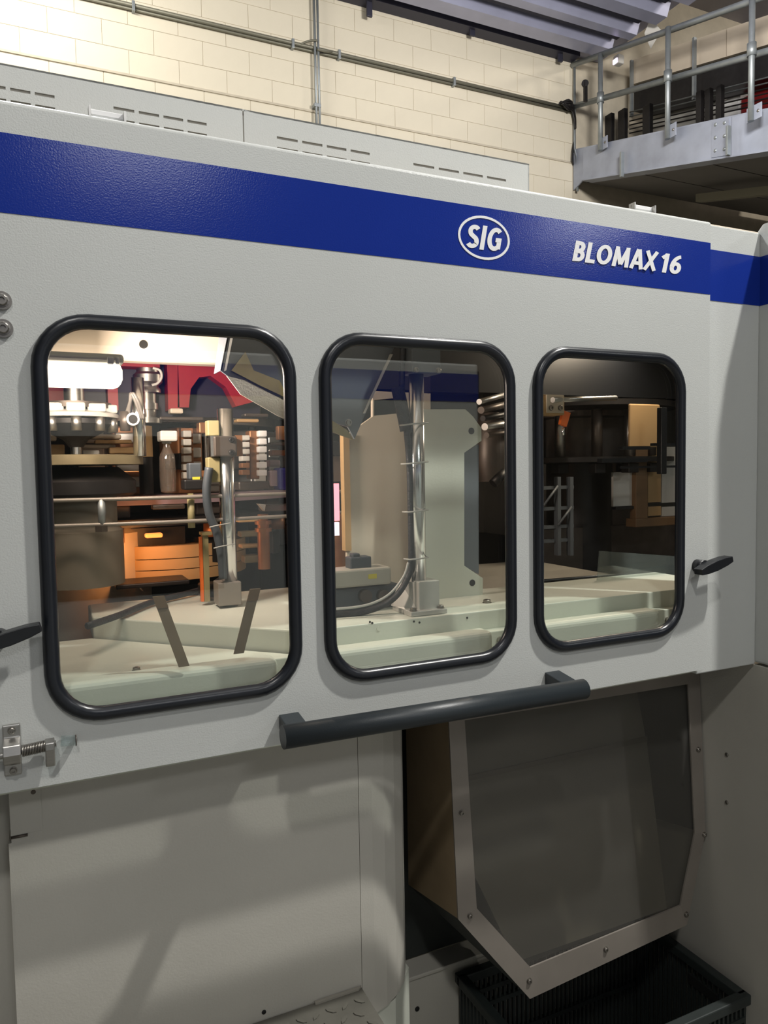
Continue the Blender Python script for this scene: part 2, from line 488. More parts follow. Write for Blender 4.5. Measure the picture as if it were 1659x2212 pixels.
slab('beam_web', YN, ysp - .004, zb, zt, 0, .012, 'galv', wk)
prism('beam_end', [wp(YW - .16, zb), wp(YW - .16, zt), wp(YW - .01, zt), wp(YW - .01, zb - .09)], (.012, 0, 0), 'galv', wk)
slab('bottom_flange', YN, YW - .16, zb - .012, zb, -.03, .12, 'galv', wk)
slab('top_flange', YN, YW - .02, zt, zt + .012, 0, .1, 'galv', wk)
sp = slab('splice_plate', ysp + .02, ysp + .19, zb + .015, zt - .01, -.008, 0, 'galv', wk)
for iy in range(2):
    for iz in range(3):
        p = wp(ysp + .06 + iy * .09, zb + .07 + iz * .11, -.008)
        bolt(p, (-1, 0, 0), .015, sp, 'galv_pipe', socket=False)
for px, py in ((1345, 365), (1575, 315)):
    p = onX(px, py, XB - .01)
    box('clip', XB - .04, XB + .0, p.y - .012, p.y + .012, p.z - .08, p.z + .16, 'galv_pipe', wk, bevel=.003)
# walkway underside
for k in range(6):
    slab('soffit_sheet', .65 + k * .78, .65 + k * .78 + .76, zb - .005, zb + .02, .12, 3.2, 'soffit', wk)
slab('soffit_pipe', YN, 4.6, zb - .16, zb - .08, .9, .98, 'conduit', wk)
# deck grating
slab('grating', YN, YW - .05, zt - .06, zt - .04, .1, 1.6, 'dark_metal', wk)
# handrail
hr = thing('handrail', wp(YW - .6, zt), 'galvanised tubular handrail with posts on the sloping walkway', 'handrail')
zm = onY(1235, 232, YW).z; zr = onY(1235, 142, YW).z
for nm, z in (('top_rail', zr), ('mid_rail', zm)):
    cyl(nm, wp(YN, z, -.02), wp(YW - .02, z, -.02), .028, 'galv_pipe', hr)
for px, py in ((1297, 325), (1442, 300), (1622, 262)):
    p = onX(px, py, XB - .02); y = p.y
    top = wp(y, zr, -.02)
    po = cyl('post', (p.x, y, p.z), (p.x, y, top.z), .024, 'galv_pipe', hr)
    box('foot_plate', XB - .012, XB - .001, y - .09, y + .05, p.z + .0, p.z + .12, 'galv', po, bevel=.004)
    bolt((XB - .012, y - .06, p.z + .06), (-1, 0, 0), .012, po, 'bolt', socket=False)
    mp = wp(y, zm, -.02)
    cyl('clamp', (p.x, y, mp.z - .05), (p.x, y, mp.z + .05), .036, 'galv_pipe', po)
# far handrail and conveyor machinery standing on the walkway
def zw(px, py, dx):
    """height at the wall of a line parallel to the walkway passing through a photo point"""
    p = onX(px, py, XB + dx); return p.z - DV.z * (p.y - YW)
def yw(px, py, dx): return onX(px, py, XB + dx).y
cv = thing('conveyor_duct', wp(3.5, zt + .8, .7), 'long beige sheet metal duct above the walkway handrail', 'duct')
za, zb2 = zw(1400, 116, .6), zw(1400, 170, .6)
for ya, yb in ((YN, 2.6), (2.61, 4.0), (4.01, YW - .22)):
    slab('duct_section', ya, yb, zb2, za, .6, .95, 'cream_warm', cv)
zc2 = zw(1400, 232, .64)
slab('duct_shade', YN, YW - .22, zc2, zb2 - .004, .64, .9, 'dark_metal', cv)  # dark slab stands in for the shaded cavity below the duct
for px in (1365, 1500):
    y = yw(px, 160, .58)
    box('strut', XB + .56, XB + .595, y - .012, y + .012, wp(y, zb2).z - .35, wp(y, za).z - .02, 'galv_pipe', cv)
gr = thing('guide_rails', wp(3.5, zt + .25, .5), 'thin dark bottle guide rails running along the walkway', 'guide rails')
for k, py in enumerate((230, 240, 250, 259, 268, 277)):
    z = zw(1400, py, .5)
    cyl('rail', wp(YN, z, .5), wp(YW - .3, z, .5), .007, 'galv_pipe' if k < 2 else 'dark_metal', gr, seg=8)
for px, py in ((1318, 300), (1346, 290), (1400, 280), (1513, 250), (1532, 245), (1556, 238)):
    y = yw(px, py, .47)
    d = .05 if px < 1410 else .03
    zlo = wp(y, zt, .47).z - .05
    box('rail_post', XB + .44, XB + .49, y - d, y + d, zlo, wp(y, zw(px, py - 52, .47), .47).z, 'dark_metal', gr, bevel=.004)
for (p0, p1, q0, q1, mt_, lab) in ((1300, 1545, 240, 330, 'pale', 'pale screen behind the walkway rails beside the wall'), (1548, 1598, 212, 290, 'white_print', 'white cabinet behind the walkway rails'), (1600, 1690, 190, 285, 'red', 'red cabinet behind the walkway rails')):
    y1 = min(yw(p0, 280, 1.0), YW - .06); y0 = yw(p1, 280, 1.0)
    pc_ = (p0 + p1) / 2; yc = yw(pc_, 280, 1.0)
    t = thing('control_cabinet', (XB + 1.1, (y0 + y1) / 2, wp(yc, zt).z), lab, 'cabinet')
    zl = wp(yc, zt).z; zh = onX(pc_, q0, XB + 1.0).z
    box('body', XB + 1.0, XB + 1.2, y0, y1, zl, zh, mt_, t, bevel=.008)
    box('door', XB + .992, XB + 1.0, y0 + .02, y1 - .02, zl + .02, zh - .02, mt_, t, bevel=.002)
p = onY(1263, 180, YW - .35)
t = thing('wall_bracket', p, 'small dark hook bracket on the end of the duct', 'bracket')
box('plate', p.x - .01, p.x + .03, YW - .36, YW - .34, p.z - .18, p.z + .03, 'dark_metal', t)
cyl('eye', (p.x, YW - .36, p.z), (p.x + .01, YW - .34, p.z), .035, 'dark_metal', t)
sl = onX(1333, 133, XB + .2)
t = thing('spot_lamp', sl, 'small bright lamp fitting under the roof deck near the handrail', 'lamp')
box('housing', sl.x - .02, sl.x + .06, sl.y - .04, sl.y + .04, sl.z - .03, sl.z + .06, 'pale', t, bevel=.01)
box('lens', sl.x - .03, sl.x - .02, sl.y - .03, sl.y + .03, sl.z - .025, sl.z + .02, 'screen_white', t)
# duct line along the right
slab('far_wall_panel', YN, YW, zt - .1, zt + 1.9, 2.6, 2.65, 'hall', wk)

# opposite machine, seen only as a reflection in the glass
om = thing('opposite_machine', (0, -2.2, 0), 'facing cabinet with a blue stripe, seen reflected in the door panes', 'machine')
box('cabinet', -3.5, 1.99, -2.9, -2.0, 0.0, 2.11, 'paint', om, bevel=.01)
box('stripe', -3.5, 1.99, -2.0, -1.998, 1.925, 2.06, 'blue', om)
for k in range(3):
    box('pane', -2.6 + k * 1.2, -1.7 + k * 1.2, -2.0, -1.997, 1.1, 1.75, 'dark_void', om)

# ================================================================== THE MACHINE
DX0, DX1, DZ0, DZ1, DT = -0.62, 1.301, 1.154, 2.110, 0.032
door = thing('machine_door', (0.34, 0.016, DZ0), 'light grey sliding machine door with blue stripe and three glazed windows', 'machine door')
WINS = [(-0.006, 0.380), (0.418, 0.802), (0.842, 1.228)]
WZ0, WZ1, WR = 1.238, 1.828, 0.078
FW = 0.022
holes = [rrect(a + .010, b - .010, WZ0 + .010, WZ1 - .010, WR - .01, 0.0) for a, b in WINS]
prism('door_panel', [(DX0, 0, DZ0), (DX1, 0, DZ0), (DX1, 0, DZ1 - .008), (DX0, 0, DZ1 - .008)], (0, .004, 0), 'paint', door, holes)
box('return_flange', DX1 - .004, DX1, .004, DT, DZ0, DZ1 - .008, 'paint', door)
box('return_flange', DX0, DX1 - .004, .004, DT, DZ0, DZ0 + .004, 'paint', door)
# folded, rounded top edge
prof = [(0.0, DZ1 - .008)]
for k in range(7):
    a = math.radians(180 - 90 * k / 6); prof.append((.012 + .012 * math.cos(a), DZ1 - .008 + .008 * math.sin(a)))
prof += [(DT, DZ1), (DT, DZ1 - .008)]
tp = prism('top_fold', [(DX0, y, z) for y, z in prof], (DX1 - DX0, 0, 0), 'paint', door)
box('stripe', DX0, DX1 - .0005, -.0006, .0, 1.957, 2.064, 'blue', door)
for (a, b) in WINS:
    c = (a + b) / 2
    path = rrect(a + FW / 2, b - FW / 2, WZ0 + FW / 2, WZ1 - FW / 2, WR - FW / 2, -.002)
    tube('window_seal', path, .011, 'rubber', door, closed=True, seg=12, scale=(.010, FW / 2))
    ih = rrect(a + .012, b - .012, WZ0 + .012, WZ1 - .012, WR - .012, .0045)
    prism('pane', ih, (0, .005, 0), 'glass', door)
# lettering
def arc(cx, cy, rx, ry, a0, a1, n=14):
    return [(cx + rx * math.cos(math.radians(a0 + (a1 - a0) * k / n)), cy + ry * math.sin(math.radians(a0 + (a1 - a0) * k / n))) for k in range(n + 1)]
# glyphs as centre-line strokes in a box of height 1 (stroke weight included), advance width given
SWT = .21
GL = {
    'S': (.56, [arc(.29, .735, .19, .16, 28, 200, 12) + arc(.29, .735, .19, .2, 205, 250, 4) + arc(.27, .27, .20, .22, 75, -20, 8) + arc(.27, .27, .20, .165, -25, -155, 10)]),
    'I': (.30, [[(.15, 0), (.15, 1)]]),
    'G': (.68, [arc(.38, .5, .275, .395, 48, 315, 26) + [(.58, .16)], [(.58, .10), (.58, .56)], [(.40, .47), (.685, .47)]]),
    'B': (.58, [[(.13, 0), (.13, 1)], [(.1, .9)] + [(.28, .9)] + arc(.28, .72, .16, .18, 80, -80, 10) + [(.1, .54)], [(.1, .5), (.29, .5)] + arc(.29, .3, .185, .2, 80, -80, 10) + [(.1, .1)]]),
    'L': (.50, [[(.13, 1), (.13, 0)], [(.1, .09), (.50, .09)]]),
    'O': (.78, [arc(.39, .5, .285, .4, 0, 360, 36)]),
    'M': (.92, [[(.13, 0), (.19, 1)], [(.17, .97), (.46, .12)], [(.46, .12), (.75, .97)], [(.73, 1), (.79, 0)]]),
    'A': (.70, [[(.08, 0), (.33, 1)], [(.37, 1), (.62, 0)], [(.18, .29), (.52, .29)]]),
    'X': (.66, [[(.06, 0), (.60, 1)], [(.06, 1), (.60, 0)]]),
    '1': (.50, [[(.32, 0), (.32, 1)], [(.10, .74), (.32, .93)]]),
    '6': (.58, [arc(.30, .31, .185, .22, 0, 360, 28), arc(.52, .34, .42, .57, 180, 96, 12)]),
}
def text(name, string, x0, x1, zbase, zcap, material, parent, y=-.0012, shear=0.2, track=.04):
    """lettering as one flat mesh, strokes swept along each glyph's centre line"""
    v, f = [], []; pen = 0.0; ns = 0; widths = [GL[c][0] for c in string]
    total = sum(widths) + track * (len(string) - 1)
    hgt = zcap - zbase; sx = (x1 - x0) / total
    for c in string:
        wd, strokes = GL[c]
        for stx in strokes:
            ns += 1; n = len(stx); base = len(v)
            closed = n > 8 and abs(stx[0][0] - stx[-1][0]) + abs(stx[0][1] - stx[-1][1]) < 1e-6
            for k in range(n):
                a = stx[k - 1] if k else (stx[n - 2] if closed else stx[0]); b = stx[k + 1] if k < n - 1 else (stx[1] if closed else stx[k])
                tx, ty = b[0] - a[0], b[1] - a[1]; l = math.hypot(tx, ty) or 1
                nx, ny = -ty / l, tx / l
                for sg in (-.5, .5):
                    px = stx[k][0] + nx * SWT * sg; py = stx[k][1] + ny * SWT * .86 * sg
                    py = min(1.03, max(-.03, py))
                    xx = pen + px + (py - .5) * shear
                    v.append((x0 + xx * sx, y - .00012 * ns, zbase + py * hgt))
            for k in range(n - 1):
                f.append((base + 2 * k, base + 2 * k + 1, base + 2 * k + 3, base + 2 * k + 2))
        pen += wd + track
    vs = v + [(p[0], p[1] + .0006, p[2]) for p in v]
    return build(name, v, f, material, parent, recalc=False)
def ell(cx, cz, rx, rz, y, n=40):
    return [(cx + rx * math.cos(2 * math.pi * k / n), y, cz + rz * math.sin(2 * math.pi * k / n)) for k in range(n)]
bd = prism('logo_ring', ell(.739, 2.0105, .0545, .0385, -.0014), (0, .0008, 0), 'white_print', door, [ell(.739, 2.0105, .0500, .0342, -.0014)])
text('logo_letters', 'SIG', .704, .775, 1.989, 2.032, 'white_print', door, shear=.2, track=.05)
text('model_lettering', 'BLOMAX', .939, 1.148, 1.990, 2.029, 'white_print', door)
text('model_number', '16', 1.157, 1.217, 1.990, 2.029, 'white_print', door)

# handle bar with two stand-off brackets
hz = 1.184; hy = -.058
hd = cyl('handle_bar', (.326, hy, 1.187), (.915, hy, 1.180), .0185, 'handle_grey', door, seg=32)
for x in (.337, .868):
    v0 = [(x, 0, hz + .020), (x, 0, hz - .004), (x, hy, hz - .012), (x, hy, hz + .012)]
    prism('bracket', v0, (.034, 0, 0), 'handle_grey', hd, bevel=.002)
# wing knobs
def wing_knob(x, z, ang, s=1.0):
    k = cyl('knob', (x, .0, z), (x, -.022, z), .011 * s, 'black_plastic', door)
    a = math.radians(ang); dx = Vector((math.cos(a), 0, math.sin(a))); n = Vector((-math.sin(a), 0, math.cos(a)))
    c = Vector((x, -.030, z)) + dx * .012 * s
    L = .036 * s
    pts = []
    for u, w in ((-1, .55), (-.6, .85), (0, 1.0), (.6, .85), (1, .55), (1, -.55), (.6, -.85), (0, -1.0), (-.6, -.85), (-1, -.55)):
        pts.append(c + dx * L * u + n * .0085 * s * w + Vector((0, .010, 0)))
    prism('wing', pts, (0, -.022, 0), 'black_plastic', k, bevel=.003)
    return k
wing_knob(1.268, 1.382, 14, 1.3)
wing_knob(-.060, 1.376, 16, 1.15)
# hinge bolts at the left
for (px, py) in ((4, 650), (7, 710)):
    p = onY(px, py, 0)
    w = cyl('washer', (p.x, 0, p.z), (p.x, -.004, p.z), .0125, 'bolt', door)
    bolt((p.x, -.004, p.z), (0, -1, 0), .0075, w)
# spring latch at the lower left
lt = thing('spring_latch', (-.05, -.02, 1.18), 'steel spring bolt latch mounted low on the door', 'latch')
pr_ = [(-.061, 0, 1.178), (-.038, 0, 1.178), (-.038, 0, 1.252), (-.061, 0, 1.252)]
prism('bracket', [(-.0615, -.001, 1.180), (-.0615, -.007, 1.180), (-.0615, -.007, 1.196), (-.0615, -.024, 1.202), (-.0615, -.028, 1.215), (-.0615, -.024, 1.228), (-.0615, -.007, 1.234), (-.0615, -.007, 1.252), (-.0615, -.001, 1.252)], (.0225, 0, 0), 'steel', lt, bevel=.0015)
bolt((-.050, -.007, 1.244), (0, -1, 0), .0045, lt)
bolt((-.050, -.007, 1.187), (0, -1, 0), .0045, lt)
cyl('pin', (-.12, -.016, 1.209), (.006, -.016, 1.219), .0045, 'steel', lt)
sp_ = []
for k in range(15 * 10):
    a = 2 * math.pi * k / 10; u = k / 150
    sp_.append((-.038 + .030 * u, -.016 + .0075 * math.cos(a), 1.2155 + .0025 * u + .0075 * math.sin(a)))
tube('spring', sp_, .0009, 'bolt', lt, seg=6)
prism('finger', [(-.0085, -.025, 1.224), (-.0085, -.008, 1.226), (-.0085, -.006, 1.216), (-.0085, -.010, 1.190), (-.0085, -.016, 1.1865), (-.0085, -.021, 1.190), (-.0085, -.026, 1.214)], (.0125, 0, 0), 'steel', lt, bevel=.0015)
# striker mark on the door
sk = thing('striker_ring', (.02, -.002, 1.21), 'clear plastic striker tube beside the spring latch', 'striker')
cyl('tube', (.012, -.008, 1.2185), (.032, -.008, 1.2165), .0075, 'clear_sheet', sk)
cyl('end_ring', (.0315, -.008, 1.2165), (.033, -.008, 1.2165), .0078, 'mid_metal', sk)

# strips beside the door (fixed panel, set back) and the projecting panel at the right
SX1 = 1.495
sidep = thing('edge_cladding', (1.40, .05, 1.132), 'narrow grey fixed panel with blue stripe right of the sliding door', 'panel')
box('sheet', 1.308, SX1, .034, .06, 1.132, 2.117, 'paint', sidep, bevel=.003)
box('stripe', 1.308, SX1, .0332, .034, 1.955, 2.064, 'blue', sidep)
pp = thing('side_cabinet', (SX1 + .02, -.2, 1.13), 'grey side cabinet panel projecting towards the viewer at right', 'panel')
pts = [(SX1, .045, 1.136), (SX1, -.125, 1.136), (SX1, -.125, 2.09), (SX1, -.10, 2.135), (SX1, .03, 2.135), (SX1, .045, 2.12)]
prism('sheet', pts, (.03, 0, 0), 'paint', pp, bevel=.004)
box('stripe', SX1 - .0007, SX1, -.125, .033, 1.955, 2.064, 'blue', pp)
lp = thing('lower_corner_panel', (SX1 + .02, .1, .3), 'plain grey lower side panel with two bolts beside the chute', 'panel')
box('sheet', SX1 + .002, SX1 + .03, -.10, .60, 0.0, 1.130, 'paint_low', lp, bevel=.002)
for (px, py) in ((1570, 1630), (1570, 1733)):
    p = onX(px, py, SX1 + .002)
    bolt(p, (-1, 0, 0), .005, lp, socket=False)
# top trim seen above the side panel
tr_ = thing('roof_trim', (1.4, .12, 2.117), 'brownish roof edge strip behind the narrow side panel', 'trim')
box('strip', 1.25, 2.6, .10, .14, 2.10, 2.148, 'cream_warm', tr_, bevel=.003)

# louvred cover standing on the roof
vc = thing('vent_cover', (.2, .2, 2.11), 'long grey slotted vent cover on top of the machine', 'vent cover')
VY = 0.12
vx1 = onY(1143, 380, VY).x; vxj = onY(525, 240, VY).x; vzt = 2.2135
slots = []
def slot(px, py, w):
    p = onY(px, py, VY)
    return (p.x, p.x + w, p.z)
SL = []
for (a, b) in (((583, 541), 4), ((0, 430), 2)):
    pass
rows = [((245, 228.5), 4), ((598, 293), 4), ((893, 351), 4), ((-33, 178), 3)]
holesA, holesB = [], []
for (px, py), n in rows:
    p = onY(px, py, VY); q = onY(px + 45, py + 10, VY)
    w = q.x - p.x; gap = w * .22
    for r2 in range(2):
        for k in range(n):
            x0 = p.x + k * (w + gap); z = p.z - .003 - r2 * .018
            h = [(x0, VY, z - .0022), (x0 + w, VY, z - .0022), (x0 + w, VY, z + .0022), (x0, VY, z + .0022)]
            (holesA if x0 + w < vxj else holesB).append(h)
prism('cover_sheet', [(-.62, VY, 2.085), (vxj - .001, VY, 2.085), (vxj - .001, VY, vzt), (-.62, VY, vzt)], (0, .0015, 0), 'paint', vc, holesA)
prism('cover_sheet', [(vxj + .001, VY, 2.085), (vx1, VY, 2.085), (vx1, VY, vzt), (vxj + .001, VY, vzt)], (0, .0015, 0), 'paint', vc, holesB)
box('cover_top', -.62, vx1, VY, VY + .35, vzt - .003, vzt, 'paint', vc)
box('cover_end', vx1 - .003, vx1, VY, VY + .35, 2.085, vzt, 'paint', vc)
box('backing', -.62, vx1 - .01, VY + .0018, VY + .003, 2.085, vzt - .01, 'paint_dim', vc)
for (p0, p1, nm, lab) in (((190, 240), (270, 246), 'grip_clip', 'bright metal clip on the top edge above the blue stripe at left'), ((1360, 447), (1406, 452), 'grip_clip', 'small bright metal clip on the top edge above the model name')):
    a = onY(*p0, .018); b = onY(*p1, .018)
    t = thing(nm, (a.x, .018, DZ1), lab, 'clip')
    box('tab', a.x, b.x, .012, .016, DZ1 + .003, DZ1 + .012, 'white_print', t, bevel=.0015)
    for x in (a.x, b.x - .003):
        box('lug', x, x + .003, .004, .02, DZ1 - .003, DZ1 + .013, 'steel', t)

# ------------------------------------------------------------------ enclosure inside
en = thing('machine_enclosure', (0.6, 1.3, 1.1), 'cream steel enclosure and deck inside the machine behind the windows', 'enclosure')
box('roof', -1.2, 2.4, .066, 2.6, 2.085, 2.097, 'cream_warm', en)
box('back_wall', -1.2, 2.4, 2.58, 2.6, .9, 2.085, 'paint_dim', en)  # paler colour stands in for reflected haze in the panes
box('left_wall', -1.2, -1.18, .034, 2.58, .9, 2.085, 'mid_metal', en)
box('right_wall', 2.38, 2.4, .034, 2.58, .9, 2.085, 'paint_dim', en)  # lightened like the back wall, in place of reflected haze
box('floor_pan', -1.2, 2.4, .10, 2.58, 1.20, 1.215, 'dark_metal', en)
# rounded sill covers, one behind each window
for a, pxe in ((-.10, 600), (.43, 1066), (.86, 1427)):
    e = onY(pxe, 1380, .055).x
    box('sill_cover', a, e, .052, .098, 1.16, 1.283, 'cream', en, bevel=.012, seg=4)
box('sill_beam', -.6, 1.49, .080, .105, 1.12, 1.275, 'cream', en, bevel=.002)
# lower front sheet and raised deck with an oblique front face at the left
prism('deck_low', [(-.6, .105, 1.270), (.41, .105, 1.270), (.08, .437, 1.270), (-.6, .437, 1.270)], (0, 0, -.01), 'cream', en)
dk = prism('deck_raised', [(.42, .106, 1.262), (1.49, .106, 1.262), (1.49, .34, 1.262), (.95, .34, 1.262), (.55, .60, 1.262), (.085, .60, 1.262), (.085, .44, 1.262)], (0, 0, .050), 'cream', en, bevel=.003)
for (px, py) in ((800, 1344), (805, 1346), (907, 1345), (895, 1343), (1010, 1335), (335, 1360), (420, 1352), (500, 1368), (520, 1372), (560, 1362)):
    p = onY(px, py, .104) if px > 640 else None
    if p is None: continue
    cyl('chip', (p.x, .1065, p.z), (p.x, .1052, p.z), .0022, 'hole', dk, seg=8)
for (px, py) in ((819, 1358),):
    p = onY(px, py, .104); cyl('plug', (p.x, .107, p.z), (p.x, .1045, p.z), .0045, 'cream', dk)
p = onZ(295, 1448, 1.270); bolt(p, (0, 0, 1), .006, en)
# header beam across the top of the left window
hb = pbox('header_beam', -40, 690, 500, 776, .42, .05, 'cream_warm', en, bevel=.01)
p = onY(310, 744, .419); cyl('bore', (p.x, .421, p.z), (p.x, .4185, p.z), .0085, 'hole', hb)
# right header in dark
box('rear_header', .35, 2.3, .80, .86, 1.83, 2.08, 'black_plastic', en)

# fluorescent lamp
lm = thing('tube_lamp', onY(165, 800, .36), 'glowing tube lamp under the header in the left window', 'lamp')
pbox('housing', -60, 757, 268, 779, .225, .07, 'box_grey', lm, bevel=.006)
pbox('diffuser', -60, 776, 266, 828, .22, .075, 'lamp_tube', lm, bevel=.012)
pbox('end_clip', 232, 770, 246, 786, .215, .01, 'pale', lm, bevel=.002)
pbox('end_clip', 250, 770, 258, 786, .215, .01, 'pale', lm, bevel=.002)
area('tube_lamp_light', (onY(276, 800, .25).x, .255, onY(276, 800, .25).z), (1.2, .50, onY(276, 800, .25).z - .02), .05, .05, 4.5, (1.0, .80, .70))
area('tube_lamp_light_rear', (onY(160, 840, .31).x, .31, onY(160, 840, .31).z), (.22, .75, 1.45), .22, .04, 1.6, (1.0, .78, .64))
area('machine_lamp_right', (1.75, .62, 2.05), (1.25, .75, 1.4), .3, .06, 5.0, (1.0, .80, .62))

# ---- red frame at the back of the left window
rf = thing('red_frame', onY(380, 850, .68), 'red painted frame with an arched opening behind the tube lamp', 'frame')
pbox('red_post', 232, 770, 254, 886, 0.66, .05, 'red', rf)
pbox('red_post', 362, 768, 386, 886, 0.66, .05, 'red', rf)
pbox('red_post', 90, 826, 180, 886, 0.69, .05, 'red', rf)
pbox('red_beam', 250, 766, 345, 792, 0.63, .05, 'red', rf)
arch = []
for k in range(17):
    t_ = math.radians(180 - 180 * k / 16)
    q = onY(445 + 62 * math.cos(t_), 868 - 82 * math.sin(t_), 0.66); arch.append(q)
arch += [onY(545, 885, 0.66), onY(548, 850, 0.66), onY(500, 772, 0.66), onY(400, 770, 0.66), onY(384, 800, 0.66), onY(384, 868, 0.66)]
arch = [Vector((a.x, 0.66, a.z)) for a in arch]
hole = []
prism('arch_plate', [Vector((onY(x, y, 0.66).x, 0.66, onY(x, y, 0.66).z)) for x, y in ((384, 770), (470, 772), (530, 820), (548, 868), (510, 878), (488, 836), (455, 812), (430, 815), (412, 840), (408, 880), (384, 880))], (0, .04, 0), 'red', rf)
pbox('back_sheet', 90, 770, 560, 900, 0.72, .01, 'navy', rf)

# ---- blow mould carousel: ring plates and stations
CX, CYc, CR = 0.16, 1.32, 0.62
cr = thing('carousel', (CX, CYc, 1.215), 'round blow moulding carousel with ring plates in the left window', 'carousel')
def zpx(y, Y, x=350): return onY(x, y, Y).z
Yf = CYc - CR
zA = zpx(898, Yf); zB = zpx(1072, Yf, 560); zC = zpx(1122, Yf)
def ring(name, ri, ro, z0, z1, material, parent, a0=0, a1=360):
    return lathe(name, [(ri, z0), (ro, z0), (ro, z1), (ri, z1), (ri, z0)], CX, CYc, material, parent, seg=64) if a1 - a0 == 360 else None
def ringmesh(name, cx, cy, ri, ro, z0, z1, material, parent, seg=64):
    v, f = [], []
    for r, z in ((ri, z0), (ro, z0), (ro, z1), (ri, z1)):
        for i in range(seg):
            t_ = 2 * math.pi * i / seg; v.append((cx + r * math.cos(t_), cy + r * math.sin(t_), z))
    for k in range(4):
        for i in range(seg):
            j = (i + 1) % seg; l = (k + 1) % 4
            f.append((k * seg + i, k * seg + j, l * seg + j, l * seg + i))
    return build(name, v, f, material, parent)
ringmesh('upper_ring', CX, CYc, .42, .60, zA - .012, zA + .012, 'mid_metal', cr)
ringmesh('middle_ring', CX, CYc, .35, .64, zB - .012, zB + .010, 'purple_plate', cr)
ringmesh('lower_ring', CX, CYc, .35, .66, zC - .014, zC + .004, 'dark_metal', cr)
lathe('drum', [(.50, 1.215), (.50, 1.30), (.46, 1.34), (.46, zC - .015)], CX, CYc, 'dark_metal', cr, seg=48)
lathe('core', [(.34, zC), (.34, zA + .05), (.28, zA + .1), (.28, 2.07)], CX, CYc, 'mid_metal', cr, seg=48)

def station(ang, first):
    a = math.radians(ang); d = Vector((math.cos(a), math.sin(a), 0)); s = Vector((-d.y, d.x, 0)); up = Vector((0, 0, 1))
    c = Vector((CX, CYc, 0)) + d * .53
    def lb(name, u0, u1, w0, w1, z0, z1, material, par):
        v = [c + d * u + s * w + up * z for u in (u0, u1) for w in (w0, w1) for z in (z0, z1)]
        return build(name, v, BOXF, material, par, bevel=.004)
    def lc(name, u, w, z0, z1, r, material, par, seg=14):
        return cyl(name, c + d * u + s * w + up * z0, c + d * u + s * w + up * z1, r, material, par, seg=seg)
    z0 = zB + .011
    mo = lb('mould_half', -.02, .07, -.075, -.004, z0, z0 + .165, first[0], cr)
    for k in range(4): lb('cooling_fin', .071, .078, -.070, -.012, z0 + .02 + k * .035, z0 + .045 + k * .035, 'pale', mo)
    mo = lb('mould_half', -.02, .07, .004, .075, z0, z0 + .165, first[1], cr)
    for k in range(4): lb('cooling_fin', .071, .078, .012, .070, z0 + .02 + k * .035, z0 + .045 + k * .035, 'steel', mo)
    lc('stretch_rod', .03, 0, z0 + .17, 1.90, .010, 'chrome', cr)
    cy_ = lc('air_cylinder', .03, 0, zA + .02, zA + .12, .026, 'pale', cr)
    lb('cylinder_head', .0, .06, -.035, .035, zA + .12, zA + .15, 'mid_metal', cy_)
    lb('clamp_arm', .03, .10, -.09, -.078, z0 + .06, z0 + .10, 'dark_metal', cr)
    lb('clamp_arm', .03, .10, .078, .09, z0 + .06, z0 + .10, 'dark_metal', cr)
    lb('base_block', .0, .09, -.04, .04, zC + .005, zB - .013, 'mid_metal', cr)
    kn = lc('roller', .10, .0, zC - .05, zC - .016, .024, 'copper', cr)
    lb('lock_lever', .02, .10, -.02, .02, zC - .12, zC - .055, 'dark_metal', cr)
for k in range(12):
    ang = -90 - 12 + (k - 5.5) * 22.5
    station(ang, (('mid_metal', 'copper'), ('copper', 'steel'), ('steel', 'mid_metal'))[k % 3])

# link arms seen between the hub and the moulds
for (x0, y0, x1, y1, Y, mt_) in ((188, 938, 262, 948, .655, 'cream_warm'), (205, 950, 285, 958, .64, 'tan'), (176, 960, 250, 968, .66, 'cream_warm'), (236, 966, 292, 980, .635, 'tan'), (178, 972, 215, 984, .64, 'pale'),
        (95, 930, 122, 952, .66, 'cream_warm'), (98, 960, 140, 982, .665, 'tan'), (345, 900, 440, 908, .64, 'mid_metal'), (368, 882, 396, 893, .63, 'cream_warm'), (430, 912, 452, 936, .64, 'copper'), (512, 905, 560, 912, .64, 'tan'),
        (528, 893, 580, 900, .65, 'mid_metal'), (585, 955, 630, 962, .63, 'mid_metal'), (588, 972, 634, 984, .64, 'copper'), (582, 994, 606, 1008, .635, 'purple_plate'), (425, 1016, 470, 1030, .63, 'copper'), (515, 1120, 565, 1128, .62, 'tan'), (520, 1148, 560, 1160, .61, 'olive'), (522, 1176, 562, 1184, .62, 'tan'), (528, 1200, 560, 1216, .61, 'olive'), (112, 1100, 210, 1108, .50, 'olive'), (330, 1090, 400, 1100, .62, 'mid_metal')):
    pbox('link_arm', x0, y0, x1, y1, Y, .035, mt_, cr, bevel=.003)

# ---- transfer wheel at the left of the left window
TX = onY(165, 980, .55)
tw = thing('transfer_wheel', (TX.x, TX.y, 1.215), 'dark conical transfer wheel hub under the tube lamp', 'wheel')
def zz(y): return onY(165, y, .55).z
mpx = (onY(200, 980, .55).x - onY(190, 980, .55).x) / 10
def lt_(name, prof, material, seg=40):
    return lathe(name, [(r * mpx, zz(y)) for r, y in prof], TX.x, TX.y, material, tw, seg=seg)
lt_('column', [(96, 1262), (96, 1146), (84, 1138), (84, 1072)], 'drum_grey')
lt_('lower_disc', [(120, 1072), (128, 1066), (128, 1040), (90, 1010)], 'dark_metal')
lt_('beige_disc', [(100, 1006), (146, 1005), (146, 986), (120, 984)], 'olive')
lt_('shaft', [(12, 985), (12, 962)], 'chrome')
lt_('hub_cone', [(15, 966), (28, 950), (70, 930), (84, 918), (84, 908), (60, 905)], 'dark_metal')
lt_('top_disc', [(60, 906), (95, 904), (95, 896), (70, 888)], 'pale')
